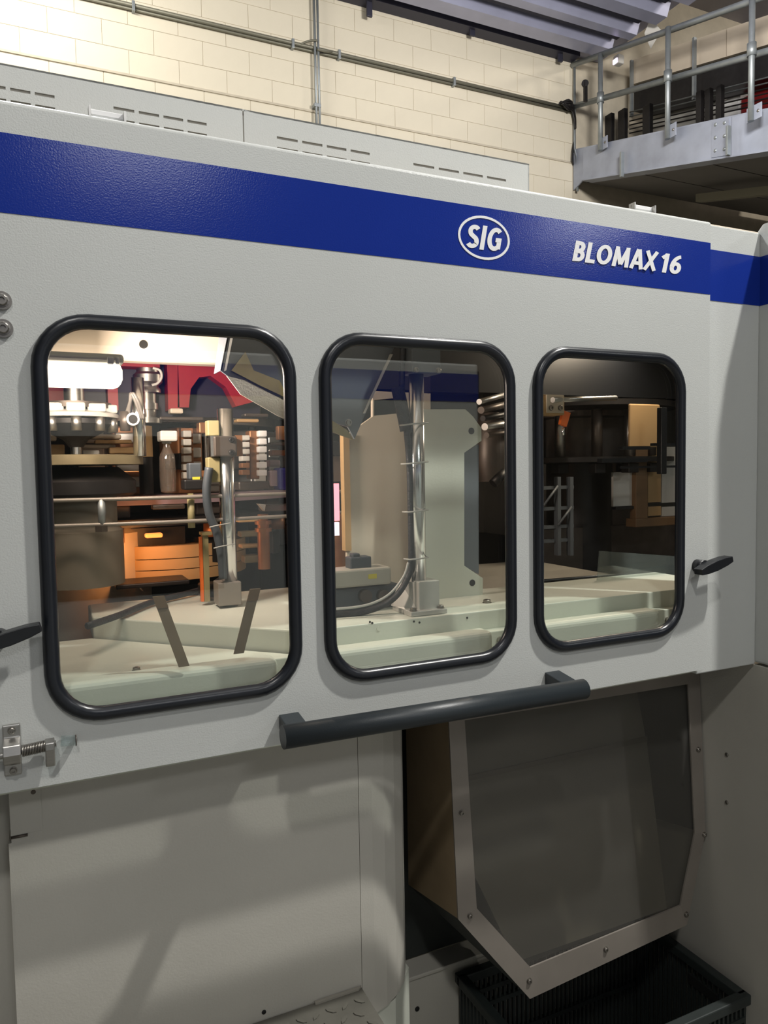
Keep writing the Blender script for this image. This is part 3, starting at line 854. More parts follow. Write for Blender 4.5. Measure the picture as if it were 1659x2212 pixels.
lt_('upper_disc', [(40, 889), (80, 884), (80, 872), (30, 868)], 'mid_metal')
lt_('spindle', [(22, 870), (22, 835), (16, 830)], 'steel')
for k in range(10):
    a = 2 * math.pi * k / 10 + .3
    cxk, cyk = TX.x + 84 * mpx * math.cos(a), TX.y + 84 * mpx * math.sin(a)
    cyl('gripper', (cxk, cyk, zz(934)), (cxk, cyk, zz(902)), .010, 'steel', tw, seg=12)
    q = (TX.x + 74 * mpx * math.cos(a), TX.y + 74 * mpx * math.sin(a))
    box('gripper_block', q[0] - .018, q[0] + .018, q[1] - .014, q[1] + .014, zz(894), zz(876), 'pale', tw, bevel=.003)
# guard rails around the wheel with short posts
gr2 = thing('ring_guard', (TX.x + .12, .62, 1.4), 'pair of thin curved guard rails joined by short posts in the left window', 'guard rail')
for y in (1078, 1132):
    z = onY(250, y, .42).z
    pts = []
    for k in range(33):
        a = math.radians(200 + 140 * k / 32)
        pts.append((TX.x + .19 + .62 * math.cos(a), .78 + .37 * math.sin(a), z))
    tube('rail', pts, .004, 'stainless', gr2, seg=8)
for px in (219, 412):
    a = onY(px, 1078, .425); b = onY(px, 1136, .425)
    cyl('post', (a.x, .425, b.z - .004), (a.x, .425, a.z), .0075, 'khaki' if px > 400 else 'galv_pipe', gr2, seg=12)
a = onY(219, 1142, .425); cyl('post_nut', (a.x, .425, a.z - .006), (a.x, .425, a.z + .006), .013, 'mid_metal', gr2, seg=6, smooth=False)

# ---- cream curved casing and glowing oven slats
cs = thing('oven_casing', (onY(200, 1200, .62).x, .7, 1.215), 'curved cream casing low in the left window', 'casing')
c0 = onY(178, 1200, .85)
lathe('shell', [(.165, 1.216), (.165, zpx(1150, .7)), (.150, zpx(1140, .7))], c0.x, .86, 'cream_warm', cs, seg=48)
pbox('side_flap', 150, 1150, 182, 1240, .66, .02, 'dark_metal', cs)
pbox('hose_clip', 205, 1165, 268, 1176, .655, .02, 'brown', cs)
ov = thing('heating_oven', (onY(330, 1220, .8).x, .85, 1.215), 'curved oven slats glowing orange low in the left window', 'oven')
oc = onY(340, 1220, .95)
for k, (ya, yb) in enumerate(((1180, 1207), (1209, 1231), (1233, 1256))):
    z1_, z0_ = zpx(ya, .72), zpx(yb, .72)
    lathe('slat', [(.20, z0_), (.215, z0_), (.215, z1_), (.20, z1_)], oc.x + .02, .93, 'tan', ov, seg=48)
pbox('top_plate', 262, 1140, 400, 1178, .75, .25, 'dark_metal', ov)
ht = pbox('heater_bar', 314, 1152, 352, 1162, .70, .02, 'heater', ov, bevel=.004)
pbox('heater_bar', 340, 1124, 352, 1132, .70, .02, 'heater', ov, bevel=.003)
h0 = onY(312, 1195, .60)
area('heater_glow', (h0.x - .02, .60, h0.z + .02), (h0.x + .06, .75, h0.z - .01), .05, .05, .45, (1.0, .36, .10))

# ---- rod with clamp and sensor cables, copper cylinder, bottle
rs = thing('sensor_rod', (onY(297, 1000, .48).x, .5, 1.6), 'bright steel rod with sensor and looped cables beside the tube lamp', 'rod')
a = onY(298, 815, .48); b = onY(298, 985, .48)
cyl('rod', (a.x, .49, b.z), (a.x, .49, a.z), .013, 'chrome', rs)
p = onY(286, 906, .45)
cyl('sensor', (p.x, .44, p.z), (p.x, .50, p.z), .013, 'steel', rs)
cyl('sensor_bore', (p.x, .4385, p.z), (p.x, .4405, p.z), .009, 'hole', rs)
p2 = onY(270, 910, .46); cyl('sensor', (p2.x, .46, p2.z - .02), (p2.x, .46, p2.z + .02), .010, 'mid_metal', rs)
for k in range(2):
    q = [onY(306 + 4 * k, 905, .45), onY(293 + 5 * k, 868, .44), onY(283 + 4 * k, 850, .44), onY(281, 868, .445), onY(276 - 4 * k, 898, .46)]
    tube('cable', smooth_path(q, 6), .0035, 'cable_grey', rs, seg=7)
st = thing('spindle_stack', (onY(325, 850, .62).x, .62, 1.7), 'stack of white and steel rings behind the sensor rod', 'spindle')
sx_ = onY(325, 850, .62)
prof = []
for (r, y) in ((30, 912), (30, 900), (18, 900), (18, 882), (22, 882), (22, 868), (18, 868), (18, 845), (30, 845), (30, 838), (24, 830), (34, 822), (34, 806), (26, 800), (26, 790), (14, 786), (14, 770)):
    prof.append((r * mpx * 1.05, onY(325, y, .62).z))
lathe('rings', prof, sx_.x, .66, 'steel', st, seg=36)
tube('hose_loop', smooth_path([onY(330, 795, .60), onY(345, 800, .60), onY(349, 815, .60), onY(340, 828, .60), onY(328, 832, .60)], 6), .003, 'pale', st, seg=7)
cpz = thing('copper_cylinder', (onY(318, 950, .60).x, .62, 1.6), 'brown copper coloured cylinder below the sensor rod', 'cylinder')
q = onY(318, 950, .60)
lathe('barrel', [(18 * mpx, onY(318, 986, .6).z), (18 * mpx, onY(318, 918, .6).z)], q.x, .64, 'tan', cpz, seg=32)
lathe('sleeve', [(17 * mpx, onY(318, 1068, .6).z), (17 * mpx, onY(318, 987, .6).z)], q.x, .64, 'dark_metal', cpz, seg=32)
bt = thing('blown_bottle', (onY(365, 1050, .52).x, .52, onY(365, 1066, .52).z), 'clear plastic bottle hanging beside the copper cylinder', 'bottle')
q = onY(366, 1000, .52)
lathe('bottle_body', [(r * mpx * .95, onY(366, y, .52).z) for r, y in ((6, 1066), (18, 1062), (20, 1050), (20, 1000), (19, 985), (12, 972), (8, 964), (8, 955))], q.x, .55, 'bottle', bt, seg=32)
lathe('neck_ring', [(11 * mpx, onY(366, 957, .52).z), (11 * mpx, onY(366, 953, .52).z)], q.x, .55, 'pale', bt, seg=32)
pbox('holder', 346, 930, 384, 953, .52, .05, 'pale', bt, bevel=.004)
# second mould pack to the right of the bottle
mk = thing('mould_pack', (onY(395, 980, .66).x, .68, 1.58), 'ribbed pale mould insert between the bottle and the steel column', 'mould')
for k in range(6):
    pbox('rib_plate', 396, 930 + k * 18, 414, 944 + k * 18, .66, .03, 'pale', mk, bevel=.002)
pbox('backing', 393, 925, 418, 1040, .69, .03, 'copper', mk)
# yellow blocks, steel column with clamp (left window)
c1 = thing('clamp_column', (onY(490, 1310, .40).x, .42, 1.312), 'steel column with a dark clamp block in the left window', 'column')
YC1 = .40
a = onY(490, 882, YC1); b = onY(496, 1300, YC1)
cyl('column_tube', (a.x, YC1 + .02, 1.312), (a.x, YC1 + .02, a.z), .0165, 'chrome', c1, seg=32)
pbox('clamp_block', 463, 942, 512, 986, YC1 - .012, .07, 'mid_metal', c1, bevel=.003)
pbox('clamp_flange', 508, 940, 524, 985, YC1 + .01, .03, 'copper', c1)
for x, y in ((500, 950), (500, 977)):
    p = onY(x, y, YC1 - .0125); bolt(p, (0, -1, 0), .005, c1, 'dark_metal')
pbox('spacer', 449, 908, 474, 941, YC1 + .005, .03, 'khaki', c1, bevel=.002)
pbox('spacer', 450, 988, 476, 1042, YC1 + .005, .03, 'khaki', c1, bevel=.002)
pbox('spacer_tube', 455, 942, 466, 986, YC1 - .005, .02, 'chrome', c1)
b2 = pbox('foot_block', 472, 1258, 522, 1308, YC1 - .005, .05, 'stainless', c1, bevel=.002)
tube('cable', smooth_path([onY(452, 1010, YC1), onY(446, 1060, YC1), onY(452, 1110, YC1), onY(468, 1150, YC1), onY(478, 1200, YC1), onY(482, 1250, YC1)], 6), .009, 'connector', c1, seg=8)
for y in (1135, 1180):
    q = onY(466 + (y - 1135) * .2, y, YC1 - .01)
    tube('zip_tie', [q + Vector((-.014, -.004, -.003)), q + Vector((0, -.006, 0)), q + Vector((.03, -.006, .004))], .0012, 'zip', c1, seg=6)
# sensor head left of the column
sh = thing('proximity_sensor', (onY(420, 1040, .42).x, .43, 1.5), 'dark sensor head on a green post beside the steel column', 'sensor')
pbox('body', 408, 1000, 436, 1036, .42, .03, 'connector', sh, bevel=.003)
pbox('stripe', 416, 1030, 432, 1036, .418, .002, 'yellow', sh)
pbox('foot', 398, 1036, 440, 1058, .415, .04, 'dark_metal', sh, bevel=.003)
pbox('post', 407, 1066, 418, 1108, .42, .012, 'khaki', sh)
pbox('base_post', 440, 1152, 452, 1300, .45, .02, 'khaki', sh)
pbox('edge_strip', 433, 1160, 439, 1300, .452, .01, 'orange', sh)
pbox('cap', 436, 1150, 458, 1156, .445, .03, 'brass', sh)
# mould pair with white plates, right of the column
mp_ = thing('mould_pair', (onY(560, 980, .55).x, .58, 1.56), 'pair of ribbed moulds with pale plates right of the steel column', 'mould')
for k in range(6):
    pbox('rib_plate', 522, 940 + k * 15, 540, 951 + k * 15, .56, .03, 'copper' if k > 3 else 'pale', mp_, bevel=.002)
    pbox('rib_plate', 559, 930 + k * 17, 577, 943 + k * 17, .56, .03, 'white_print', mp_, bevel=.002)
pbox('core', 540, 930, 560, 1035, .58, .04, 'copper', mp_, bevel=.003)
pbox('base', 515, 1040, 585, 1058, .57, .06, 'mid_metal', mp_, bevel=.004)
bb = thing('blue_block', onY(618, 1035, .55), 'dark blue block on the carousel edge in the left window', 'block')
pbox('body', 602, 1010, 650, 1058, .55, .05, 'blue_part', bb, bevel=.006)
pbox('bracket', 584, 1016, 602, 1050, .56, .03, 'purple_plate', bb, bevel=.004)
ob_ = thing('orange_plate', onY(612, 930, .55), 'small copper plate at the right edge of the left window', 'plate')
pbox('plate', 600, 920, 650, 950, .56, .02, 'copper', ob_, bevel=.003)
# lower mechanism with copper roller
lr = thing('cam_roller', (onY(578, 1200, .55).x, .58, 1.3), 'brown cam roller with ribbed collar low in the left window', 'roller')
q = onY(577, 1180, .56)
lathe('roller_body', [(r * mpx, onY(577, y, .56).z) for r, y in ((16, 1232), (16, 1150), (22, 1150), (22, 1142), (16, 1142), (16, 1134), (22, 1134), (22, 1126), (14, 1126), (14, 1112))], q.x, .59, 'copper', lr, seg=32)
pbox('plate', 572, 1090, 650, 1104, .55, .06, 'mid_metal', lr, bevel=.003)
prism('fin', [Vector((onY(x, y, .55).x, .55, onY(x, y, .55).z)) for x, y in ((558, 1088), (574, 1090), (572, 1104))], (0, .02, 0), 'pale', lr)

# flat brown bands set behind the glass low in the left window
for (p0, p1, lab) in (((342, 1288), (398, 1440), 'flat brown band leaning to the right behind the lower left pane'), ((551, 1272), (516, 1412), 'flat brown band leaning to the left behind the lower left pane')):
    s_ = thing('brown_band', onY(*p1, .05), lab, 'brown_band')
    a = onY(*p0, .046); b = onY(*p1, .046); d = Vector((.0085, 0, 0))
    prism('band', [a - d, a + d, b + d, b - d], (0, .0025, 0), 'brown_band', s_)
    h = (b - a).normalized() * .02
    prism('band_end', [a - d * 1.05, a + d * 1.05, a + h + d * 1.05, a + h - d * 1.05], (0, -.002, 0), 'brown', s_)
dc = thing('deck_cable', onZ(300, 1310, 1.30), 'dark cable lying on the deck in the left window', 'cable')
tube('cable', smooth_path([onZ(190, 1352, 1.325) , onZ(260, 1328, 1.322), onZ(330, 1300, 1.322), onZ(400, 1283, 1.322), onZ(450, 1268, 1.326), onZ(478, 1250, 1.335)], 6), .007, 'hose', dc, seg=8)
rb = thing('deck_clamp', onZ(447, 1290, 1.312), 'dark greasy clamp on the deck beside the column foot', 'clamp')
pbox('block', 436, 1262, 476, 1292, .50, .05, 'dark_metal', rb, bevel=.005)
pbox('plate', 250, 1258, 410, 1268, .62, .1, 'dark_metal', rb, bevel=.003)

# ---- hanging folded guard plate spanning left and middle windows
YG = .20
def gp(x, y, Y=YG): 
    q = onY(x, y, Y); return Vector((q.x, Y, q.z))
gd = thing('swing_guard', gp(650, 820), 'grey folded guard plate hanging across the left and middle windows', 'guard')
prism('plate', [gp(498, 690), gp(476, 800), gp(492, 812), gp(620, 872), gp(706, 908), gp(752, 922), gp(766, 948), gp(858, 735), gp(870, 690)], (0, .006, 0), 'guard', gd)
prism('left_flange', [gp(500, 690, YG), gp(478, 690, YG + .06), gp(462, 808, YG + .06), gp(477, 800, YG)], (.002, 0, 0), 'guard', gd)
prism('left_edge', [gp(505, 690, YG - .004), gp(511, 690, YG - .004), gp(489, 800, YG - .004), gp(484, 802, YG - .004)], (0, .003, 0), 'chrome', gd)
prism('brush_strip', [gp(490, 812, YG - .004), gp(530, 822, YG - .004), gp(640, 878, YG - .004), gp(640, 916, YG - .004), gp(600, 898, YG - .004), gp(520, 852, YG - .004)], (0, .003, 0), 'brush', gd)
prism('yellow_strip', [gp(500, 800, YG - .006), gp(530, 760, YG - .006), gp(548, 800, YG - .006), gp(604, 822, YG - .006), gp(624, 862, YG - .006), gp(560, 832, YG - .006)], (0, .003, 0), 'brass', gd)
prism('yellow_edge', [gp(690, 897, YG - .006), gp(712, 905, YG - .006), gp(752, 930, YG - .006), gp(762, 950, YG - .006), gp(735, 940, YG - .006), gp(690, 922, YG - .006)], (0, .003, 0), 'brass', gd)
prism('right_edge', [gp(843, 765, YG - .004), gp(849, 765, YG - .004), gp(789, 893, YG - .004), gp(784, 893, YG - .004)], (0, .003, 0), 'pale', gd)
bolt(gp(753, 913, YG - .001), (0, -1, 0), .006, gd)
# ---- cream frame plates behind the chrome column (middle window)
YP = .27
def fp(x, y, Y=YP): 
    q = onY(x, y, Y); return Vector((q.x, Y, q.z))
fr = thing('frame_plate', fp(880, 1300), 'large cream frame plate with cut out edge behind the chrome column', 'plate')
prism('rear_sheet', [fp(750, 940, .33), fp(805, 900, .33), fp(805, 858, .33), fp(812, 845, .33), fp(930, 850, .33), fp(930, 1310, .33), fp(750, 1310, .33)], (0, .01, 0), 'cream_warm', fr, [[fp(808, 864, .33), fp(870, 858, .33), fp(872, 892, .33), fp(808, 898, .33)]])
hb_ = [fp(1018, 931), 0]
fpl = prism('profile_plate', [fp(893, 884), fp(1005, 884), fp(1022, 900), fp(1040, 925), fp(1040, 952), fp(1003, 978), fp(1003, 1222), fp(1043, 1249), fp(1043, 1306), fp(893, 1306)], (0, .012, 0), 'cream', fr)
prism('plate_return', [fp(1003, 978, YP + .012), fp(1034, 960, YP + .012), fp(1034, 1240, YP + .012), fp(1003, 1222, YP + .012)], (.0, .05, 0), 'guard', fr)
for x, y in ((1018, 931), (1020, 1259)):
    p = fp(x, y); cyl('bore', (p.x, YP + .004, p.z), (p.x, YP - .001, p.z), .0075, 'hole', fpl, seg=16)
pbox('top_lintel', 930, 800, 1035, 848, .44, .05, 'dark_metal', fr)
pbox('left_edge_strip', 744, 935, 757, 1190, .325, .02, 'tan', fr)
# chrome column (middle window)
YC = .145
cc = thing('chrome_column', (onY(912, 1300, YC).x, YC + .02, 1.312), 'tall chrome column with cable ties in the middle window', 'column')
cx_ = onY(912, 1050, YC).x
cyl('column_tube', (cx_, YC + .02, 1.37), (cx_, YC + .02, onY(912, 806, YC).z), .0150, 'chrome', cc, seg=40)
tb = pbox('top_block', 889, 700, 952, 806, YC - .005, .055, 'guard', cc, bevel=.002)
for x, y in ((899, 799), (947, 800)):
    bolt(onY(x, y, YC - .0055), (0, -1, 0), .0045, tb)
ft = pbox('foot_block', 905, 1255, 950, 1322, YC - .008, .05, 'foot_steel', cc, bevel=.002)
bx0 = onZ(889, 1334, 1.312); bx1 = onZ(964, 1324, 1.312)
bp_ = box('base_plate', bx0.x, bx1.x, .120, .205, 1.312, 1.322, 'foot_steel', cc, bevel=.002)
for (x, y) in ((bx0.x + .010, .13), (bx0.x + .010, .195), (bx1.x - .010, .13), (bx1.x - .010, .195)):
    bolt((x, y, 1.322), (0, 0, 1), .0065, bp_)
gx = onY(905, 1300, YC - .008).x
prism('gusset', [(gx, YC + .002, 1.322), (gx, YC + .002, 1.375), (gx - .012, YC + .05, 1.37), (gx - .03, YC + .05, 1.322)], (0, .008, 0), 'foot_steel', cc)
cbl = thing('column_cable', onY(889, 1200, .15), 'dark cable bundle tied along the chrome column', 'cable')
tube('cable', smooth_path([onY(872, 700, .165), onY(868, 850, .165), onY(877, 920, .165), onY(884, 1000, .165), onY(887, 1105, .165), onY(888, 1210, .165), onY(880, 1250, .165), onY(850, 1293, .17), onY(800, 1318, .18), onY(740, 1326, .19), onY(660, 1322, .2)], 8), .0062, 'hose', cbl, seg=10)
tube('spiral_hose', smooth_path([onY(882, 1215, .155), onY(872, 1245, .155), onY(845, 1280, .16), onY(812, 1300, .165), onY(770, 1311, .17), onY(690, 1318, .18)], 8), .0025, 'zip', cbl, seg=6)
tube('upper_sleeve', smooth_path([onY(858, 835, .168), onY(868, 880, .168), onY(878, 930, .168)], 6), .013, 'hose', cbl, seg=10)
for y in (915, 1000, 1105, 1208):
    a = onY(876 + (y - 915) * .03, y + 2, .14); b = onY(932, y - 3, .14)
    pts = [(a.x, .165, a.z), (a.x + .004, .148, a.z), ((a.x + b.x) / 2, .144, (a.z + b.z) / 2), (b.x - .002, .150, b.z), (b.x + .001, .168, b.z)]
    tube('zip_tie', pts, .0016, 'zip', cc, seg=6)
# sensor box with connector
sb = thing('junction_box', onY(790, 1270, .22), 'beige junction box with a yellow label beside the chrome column', 'box')
pbox('body', 700, 1230, 846, 1268, .22, .06, 'box_grey', sb, bevel=.004)
pbox('connector', 757, 1203, 803, 1230, .235, .03, 'connector', sb, bevel=.003)
pbox('connector_tip', 762, 1196, 778, 1204, .24, .02, 'connector', sb, bevel=.002)
pbox('label', 796, 1240, 814, 1250, .2192, .0008, 'yellow', sb)
mt2 = thing('gear_motor', onY(790, 1325, .25), 'dark motor body with round cable glands below the junction box', 'motor')
pbox('body', 690, 1268, 868, 1322, .235, .09, 'connector', mt2, bevel=.008)
for x in (786, 825):
    p = onY(x, 1286, .234)
    cyl('gland', (p.x, .235, p.z), (p.x, .22, p.z), .013, 'mid_metal', mt2, seg=20)
# lit indicator and brass tank at the left of the middle window
il = thing('indicator_screen', onY(722, 1150, .45), 'glowing pink and white indicator at the left of the middle window', 'indicator')
pbox('upper_lamp', 690, 1045, 733, 1126, .45, .01, 'screen_pink', il)
pbox('lower_lamp', 690, 1129, 733, 1158, .45, .01, 'screen_white', il)
tk = thing('brass_tank', (onY(725, 1180, .5).x, .52, 1.3), 'brown cylinder with dark collar at the left of the middle window', 'cylinder')
q = onY(738, 1180, .52)
lathe('barrel', [(.026, onY(738, 1235, .52).z), (.026, onY(738, 1115, .52).z), (.018, onY(738, 1106, .52).z)], q.x, .55, 'copper', tk, seg=28)
pbox('clamp', 700, 952, 746, 985, .50, .04, 'dark_metal', tk, bevel=.003)
pbox('glass_sleeve', 715, 985, 746, 1040, .52, .03, 'bottle', tk)
# clutter right of the profile plate
mh = thing('air_manifold', (onY(1070, 950, .7).x, .7, 1.4), 'dim metal air manifold behind the right edge of the frame plate', 'manifold')
for k in range(5):
    q0 = onY(1035 + 4 * k, 868 + 18 * k, .6); q1 = onY(1100 + 10 * k, 850 + 20 * k, .75)
    cyl('pipe', q0, q1, .008 + .002 * (k % 2), ('steel', 'mid_metal', 'dark_metal')[k % 3], mh, seg=14)
q = onY(1075, 960, .7)
lathe('drum', [(.05, onY(1075, 1040, .7).z), (.06, onY(1075, 1000, .7).z), (.055, onY(1075, 930, .7).z), (.03, onY(1075, 890, .7).z)], q.x, .74, 'mid_metal', mh, seg=32)
cyl('valve', onY(1065, 1045, .62), onY(1090, 1020, .62), .014, 'dark_metal', mh, seg=14)

# ---- right window contents
br = thing('bearing_block', onY(1190, 900, .40), 'beige bearing block with two bolts at the top of the right window', 'block')
blk = pbox('block', 1140, 852, 1220, 896, .40, .05, 'tan', br, bevel=.003)
pbox('face_plate', 1181, 853, 1218, 892, .396, .004, 'cream_warm', br, bevel=.001)
for x in (1190, 1210):
    bolt(onY(x, 881, .396), (0, -1, 0), .006, br)
cyl('pin', onY(1194, 864, .39), onY(1330, 860, .5), .007, 'steel', br)
oj = thing('orange_flag', onY(1222, 905, .45), 'small orange flap below the bearing block', 'flap')
prism('flap', [Vector((onY(x, y, .45).x, .45, onY(x, y, .45).z)) for x, y in ((1217, 886), (1233, 892), (1224, 922), (1211, 916))], (0, .01, 0), 'orange', oj)
p = onY(1219, 930, .45); cyl('pin', (p.x, .455, p.z - .012), (p.x, .455, p.z + .008), .004, 'chrome', oj, seg=10)
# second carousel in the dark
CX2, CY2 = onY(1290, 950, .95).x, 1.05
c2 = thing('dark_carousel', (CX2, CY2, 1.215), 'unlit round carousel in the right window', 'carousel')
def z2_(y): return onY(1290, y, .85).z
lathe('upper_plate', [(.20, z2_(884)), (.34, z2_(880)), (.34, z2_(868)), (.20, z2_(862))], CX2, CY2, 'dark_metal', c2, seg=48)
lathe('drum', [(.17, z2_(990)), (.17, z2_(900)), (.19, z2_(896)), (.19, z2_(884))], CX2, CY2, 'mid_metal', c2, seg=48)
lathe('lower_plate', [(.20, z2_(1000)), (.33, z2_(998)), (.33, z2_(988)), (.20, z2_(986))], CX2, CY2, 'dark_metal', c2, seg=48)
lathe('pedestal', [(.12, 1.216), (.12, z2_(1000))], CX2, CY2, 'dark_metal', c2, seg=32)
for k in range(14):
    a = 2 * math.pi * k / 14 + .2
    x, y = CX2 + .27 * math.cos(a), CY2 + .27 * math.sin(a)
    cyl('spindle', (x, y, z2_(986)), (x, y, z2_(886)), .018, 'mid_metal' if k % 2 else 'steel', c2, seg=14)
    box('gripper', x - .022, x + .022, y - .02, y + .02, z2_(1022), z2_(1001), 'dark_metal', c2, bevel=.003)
# rods, tan panel, lit doorway beyond
rp = thing('guide_rack', (onY(1435, 950, .55).x, .55, 1.5), 'black guide frame of rods at the right of the right window', 'frame')
pbox('upright', 1429, 880, 1441, 1024, .55, .02, 'black_plastic', rp, bevel=.002)
pbox('cross_rod', 1345, 964, 1405, 971, .56, .02, 'black_plastic', rp)
pbox('cross_rod', 1300, 990, 1400, 999, .57, .02, 'black_plastic', rp)
pbox('cross_rod', 1415, 957, 1470, 963, .57, .02, 'black_plastic', rp)
pbox('cross_rod', 1340, 1006, 1470, 1011, .6, .01, 'black_plastic', rp)
tp_ = thing('tan_panel', onY(1395, 965, .66), 'tan cover panel near the right edge of the right window', 'panel')
pbox('sheet', 1361, 873, 1426, 966, .66, .01, 'tan', tp_, bevel=.004)
pbox('edge', 1426, 880, 1429, 962, .655, .015, 'brass', tp_)
dw = thing('rear_screen', (onY(1400, 1130, .8).x, .82, 1.22), 'pale partition panels with a brown upright low in the right window', 'partition')
pbox('panel', 1325, 1020, 1372, 1093, .82, .01, 'pale', dw)
pbox('panel', 1400, 965, 1428, 1085, .82, .01, 'tan', dw)
pbox('panel', 1430, 965, 1480, 1085, .82, .01, 'pale', dw)
pbox('upright', 1374, 966, 1400, 1128, .80, .03, 'brown', dw, bevel=.002)
pbox('panel', 1400, 1094, 1428, 1114, .82, .01, 'tan', dw)
pbox('panel', 1430, 1094, 1480, 1114, .82, .01, 'pale', dw)
pbox('sill', 1374, 1118, 1480, 1136, .79, .05, 'brown', dw, bevel=.002)
pbox('ledge', 1330, 1094, 1374, 1100, .81, .02, 'dark_metal', dw)
pbox('wall_below', 1150, 1136, 1500, 1262, .95, .02, 'mid_metal', dw)
tf = thing('truss_reflection', onY(1195, 1100, .8), 'dim grey bars imitating reflected trusses at the left of the right window', 'frame')  # solid bars modelled in place of trusses reflected by the pane
for x0, x1 in ((1150, 1240),):
    for y in (1050, 1095, 1135, 1165):
        pbox('bar', x0, y, x1, y + 7, .8, .02, 'guard', tf)
    for x in (1168, 1205, 1232):
        pbox('upright', x, 1030, x + 7, 1200, .79, .02, 'guard', tf)
    a, b = onY(1172, 1095, .785), onY(1205, 1050, .785); cyl('brace', a, b, .004, 'guard', tf, seg=8)
    a, b = onY(1205, 1135, .785), onY(1235, 1095, .785); cyl('brace', a, b, .004, 'guard', tf, seg=8)
cg = thing('clear_guard', onY(1380, 1290, .30), 'clear plastic guard sheet standing low in the right window', 'guard')
prism('sheet', [Vector((onY(x, y, .30).x, .30, onY(x, y, .30).z)) for x, y in ((1288, 1290), (1296, 1190), (1480, 1203), (1480, 1290))], (0, .004, 0), 'clear_sheet', cg)
rl = thing('floor_rails', onZ(1300, 1250, 1.26), 'two dark rails crossing the back of the deck in the right window', 'rails')
tube('rail', [onY(1140, 1258, .42), onY(1350, 1241, .42), onY(1500, 1254, .38)], .005, 'black_plastic', rl, seg=8)
tube('rail', [onY(1140, 1281, .36), onY(1330, 1264, .36), onY(1390, 1268, .35)], .005, 'black_plastic', rl, seg=8)
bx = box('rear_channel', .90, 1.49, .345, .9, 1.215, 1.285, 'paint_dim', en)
p = onY(1043, 1296, .2)
bn = bolt(onZ(1052, 1302, 1.312), (0, 0, 1), .008, dk)
for (px, py) in ((1080, 1382), (1442, 1338)):
    p = onY(px, py, .079); w_ = cyl('plug', (p.x, .081, p.z), (p.x, .077, p.z), .007, 'paint_dim', en, seg=16)

# ------------------------------------------------------------------ lower front
LY = .10
lw = thing('front_cladding', (.22, LY, .63), 'plain grey recessed panel below the sliding door', 'panel')
x0 = onY(22, 1760, LY).x
xr = .516
box('sheet', x0, xr, LY, LY + .03, .58, 1.24, 'paint_low', lw)
for (px, py, r) in ((72, 1710, .0045),):
    bolt(onY(px, py, LY), (0, -1, 0), r, lw, 'mid_metal', socket=False)
p = onY(570, 2186, LY); bolt(p, (0, -1, 0), .004, lw, 'hole', socket=False)
cp_ = thing('cover_tab', onY(55, 1790, LY), 'small cover tab at the top left of the recessed panel', 'cover')
a = onY(23, 1806, LY); b = onY(88, 1700, LY)
box('tab', a.x, b.x, LY - .002, LY, a.z, 1.16, 'paint_low', cp_, bevel=.0008)
a = onY(24, 1809, LY); b = onY(60, 1802, LY)
cyl('slot_pin', (a.x, LY - .002, a.z), (b.x, LY - .002, b.z), .0022, 'mid_metal', cp_, seg=8)
ll = thing('left_recess_panel', (-.4, .16, .5), 'darker recessed panel at the lower left edge', 'panel')
box('sheet', -.9, x0 - .001, LY + .05, LY + .08, .4, 1.25, 'paint_low', ll)
box('fill', x0 - .004, x0 + .0, LY, LY + .05, .58, onY(22, 1822, LY).z, 'paint_low', ll)
cpst = thing('corner_post', (.58, .2, .5), 'rounded grey corner post between the recessed panel and the chute', 'post')
pl = [(xr + .001, LY), (.545, LY + .004), (.575, LY + .014), (.605, LY + .032), (.635, LY + .06), (.655, LY + .095), (.655, .42), (xr + .001, .42)]
prism('post', [(x, y, .555) for x, y in pl], (0, 0, .68), 'paint_low', cpst)
zst = .627
# step with chequer plate
stp = thing('chequer_step', (.2, -.1, zst - .06), 'chequer plate step at the foot of the recessed panel', 'step')
prism('tread', [(-.9, LY - .002, zst - .012), (xr - .002, LY - .002, zst - .012), (xr - .002, -.35, zst - .012), (-.9, -.35, zst - .012)], (0, 0, .006), 'chequer', stp)
box('skirt', -.9, xr - .004, -.35, LY - .004, .02, zst - .012, 'chequer', stp)
prism('curb', [(.42, LY - .008, zst - .006), (xr - .01, LY - .008, zst - .006), (xr - .002, LY - .002, zst - .006), (.42, LY - .002, zst - .006)], (0, 0, .004), 'paint_dim', stp)
tme = None
for i in range(26):
    for j in range(6):
        x = xr - .02 - i * .028 + (.014 if j % 2 else 0); y = LY - .035 - j * .030
        if x > xr - .012 or x < -.06 and j > 3: continue
        ang = math.radians(45 if (i + j) % 2 else -45)
        if tme is None:
            pts = []
            for u, w in ((-1, 0), (-.5, .3), (.5, .3), (1, 0), (.5, -.3), (-.5, -.3)):
                pts.append((x + .011 * u, y + .011 * w, zst - .006))
            tme = prism('tread_lug', pts, (0, 0, .002), 'chequer', stp)
            tme.rotation_euler.z = ang
        else:
            o = copy_obj(tme, stp, (x, y, zst - .006)); o.rotation_euler.z = ang
# base panels under the chute
bs = thing('base_panel', (.62, .2, .2), 'pale base panel at the right of the chequer step', 'panel')
prism('front', [(x, y, .02) for x, y in ((xr + .002, LY + .0), (.60, LY + .03), (.665, LY + .1), (.665, .40), (xr + .002, .40))], (0, 0, .53), 'cream', bs)
bs2 = thing('sill_panel', (.75, .3, .02), 'grey panel with a black bolt under the chute opening', 'panel')
box('sheet', .668, 1.49, .41, .43, .0, .352, 'paint_low', bs2)
box('ledge', .668, 1.49, .405, .47, .353, .362, 'paint_low', bs2, bevel=.002)
bolt(onY(901, 2179, .41), (0, -1, 0), .006, bs2, 'hole', socket=False)
bk = thing('chute_back', (1.1, .62, .45), 'dark recess panels behind the reject chute', 'panel')
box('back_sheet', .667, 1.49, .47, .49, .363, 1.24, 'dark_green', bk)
box('top_sheet', .667, 1.49, .20, .469, 1.235, 1.245, 'dark_green', bk)

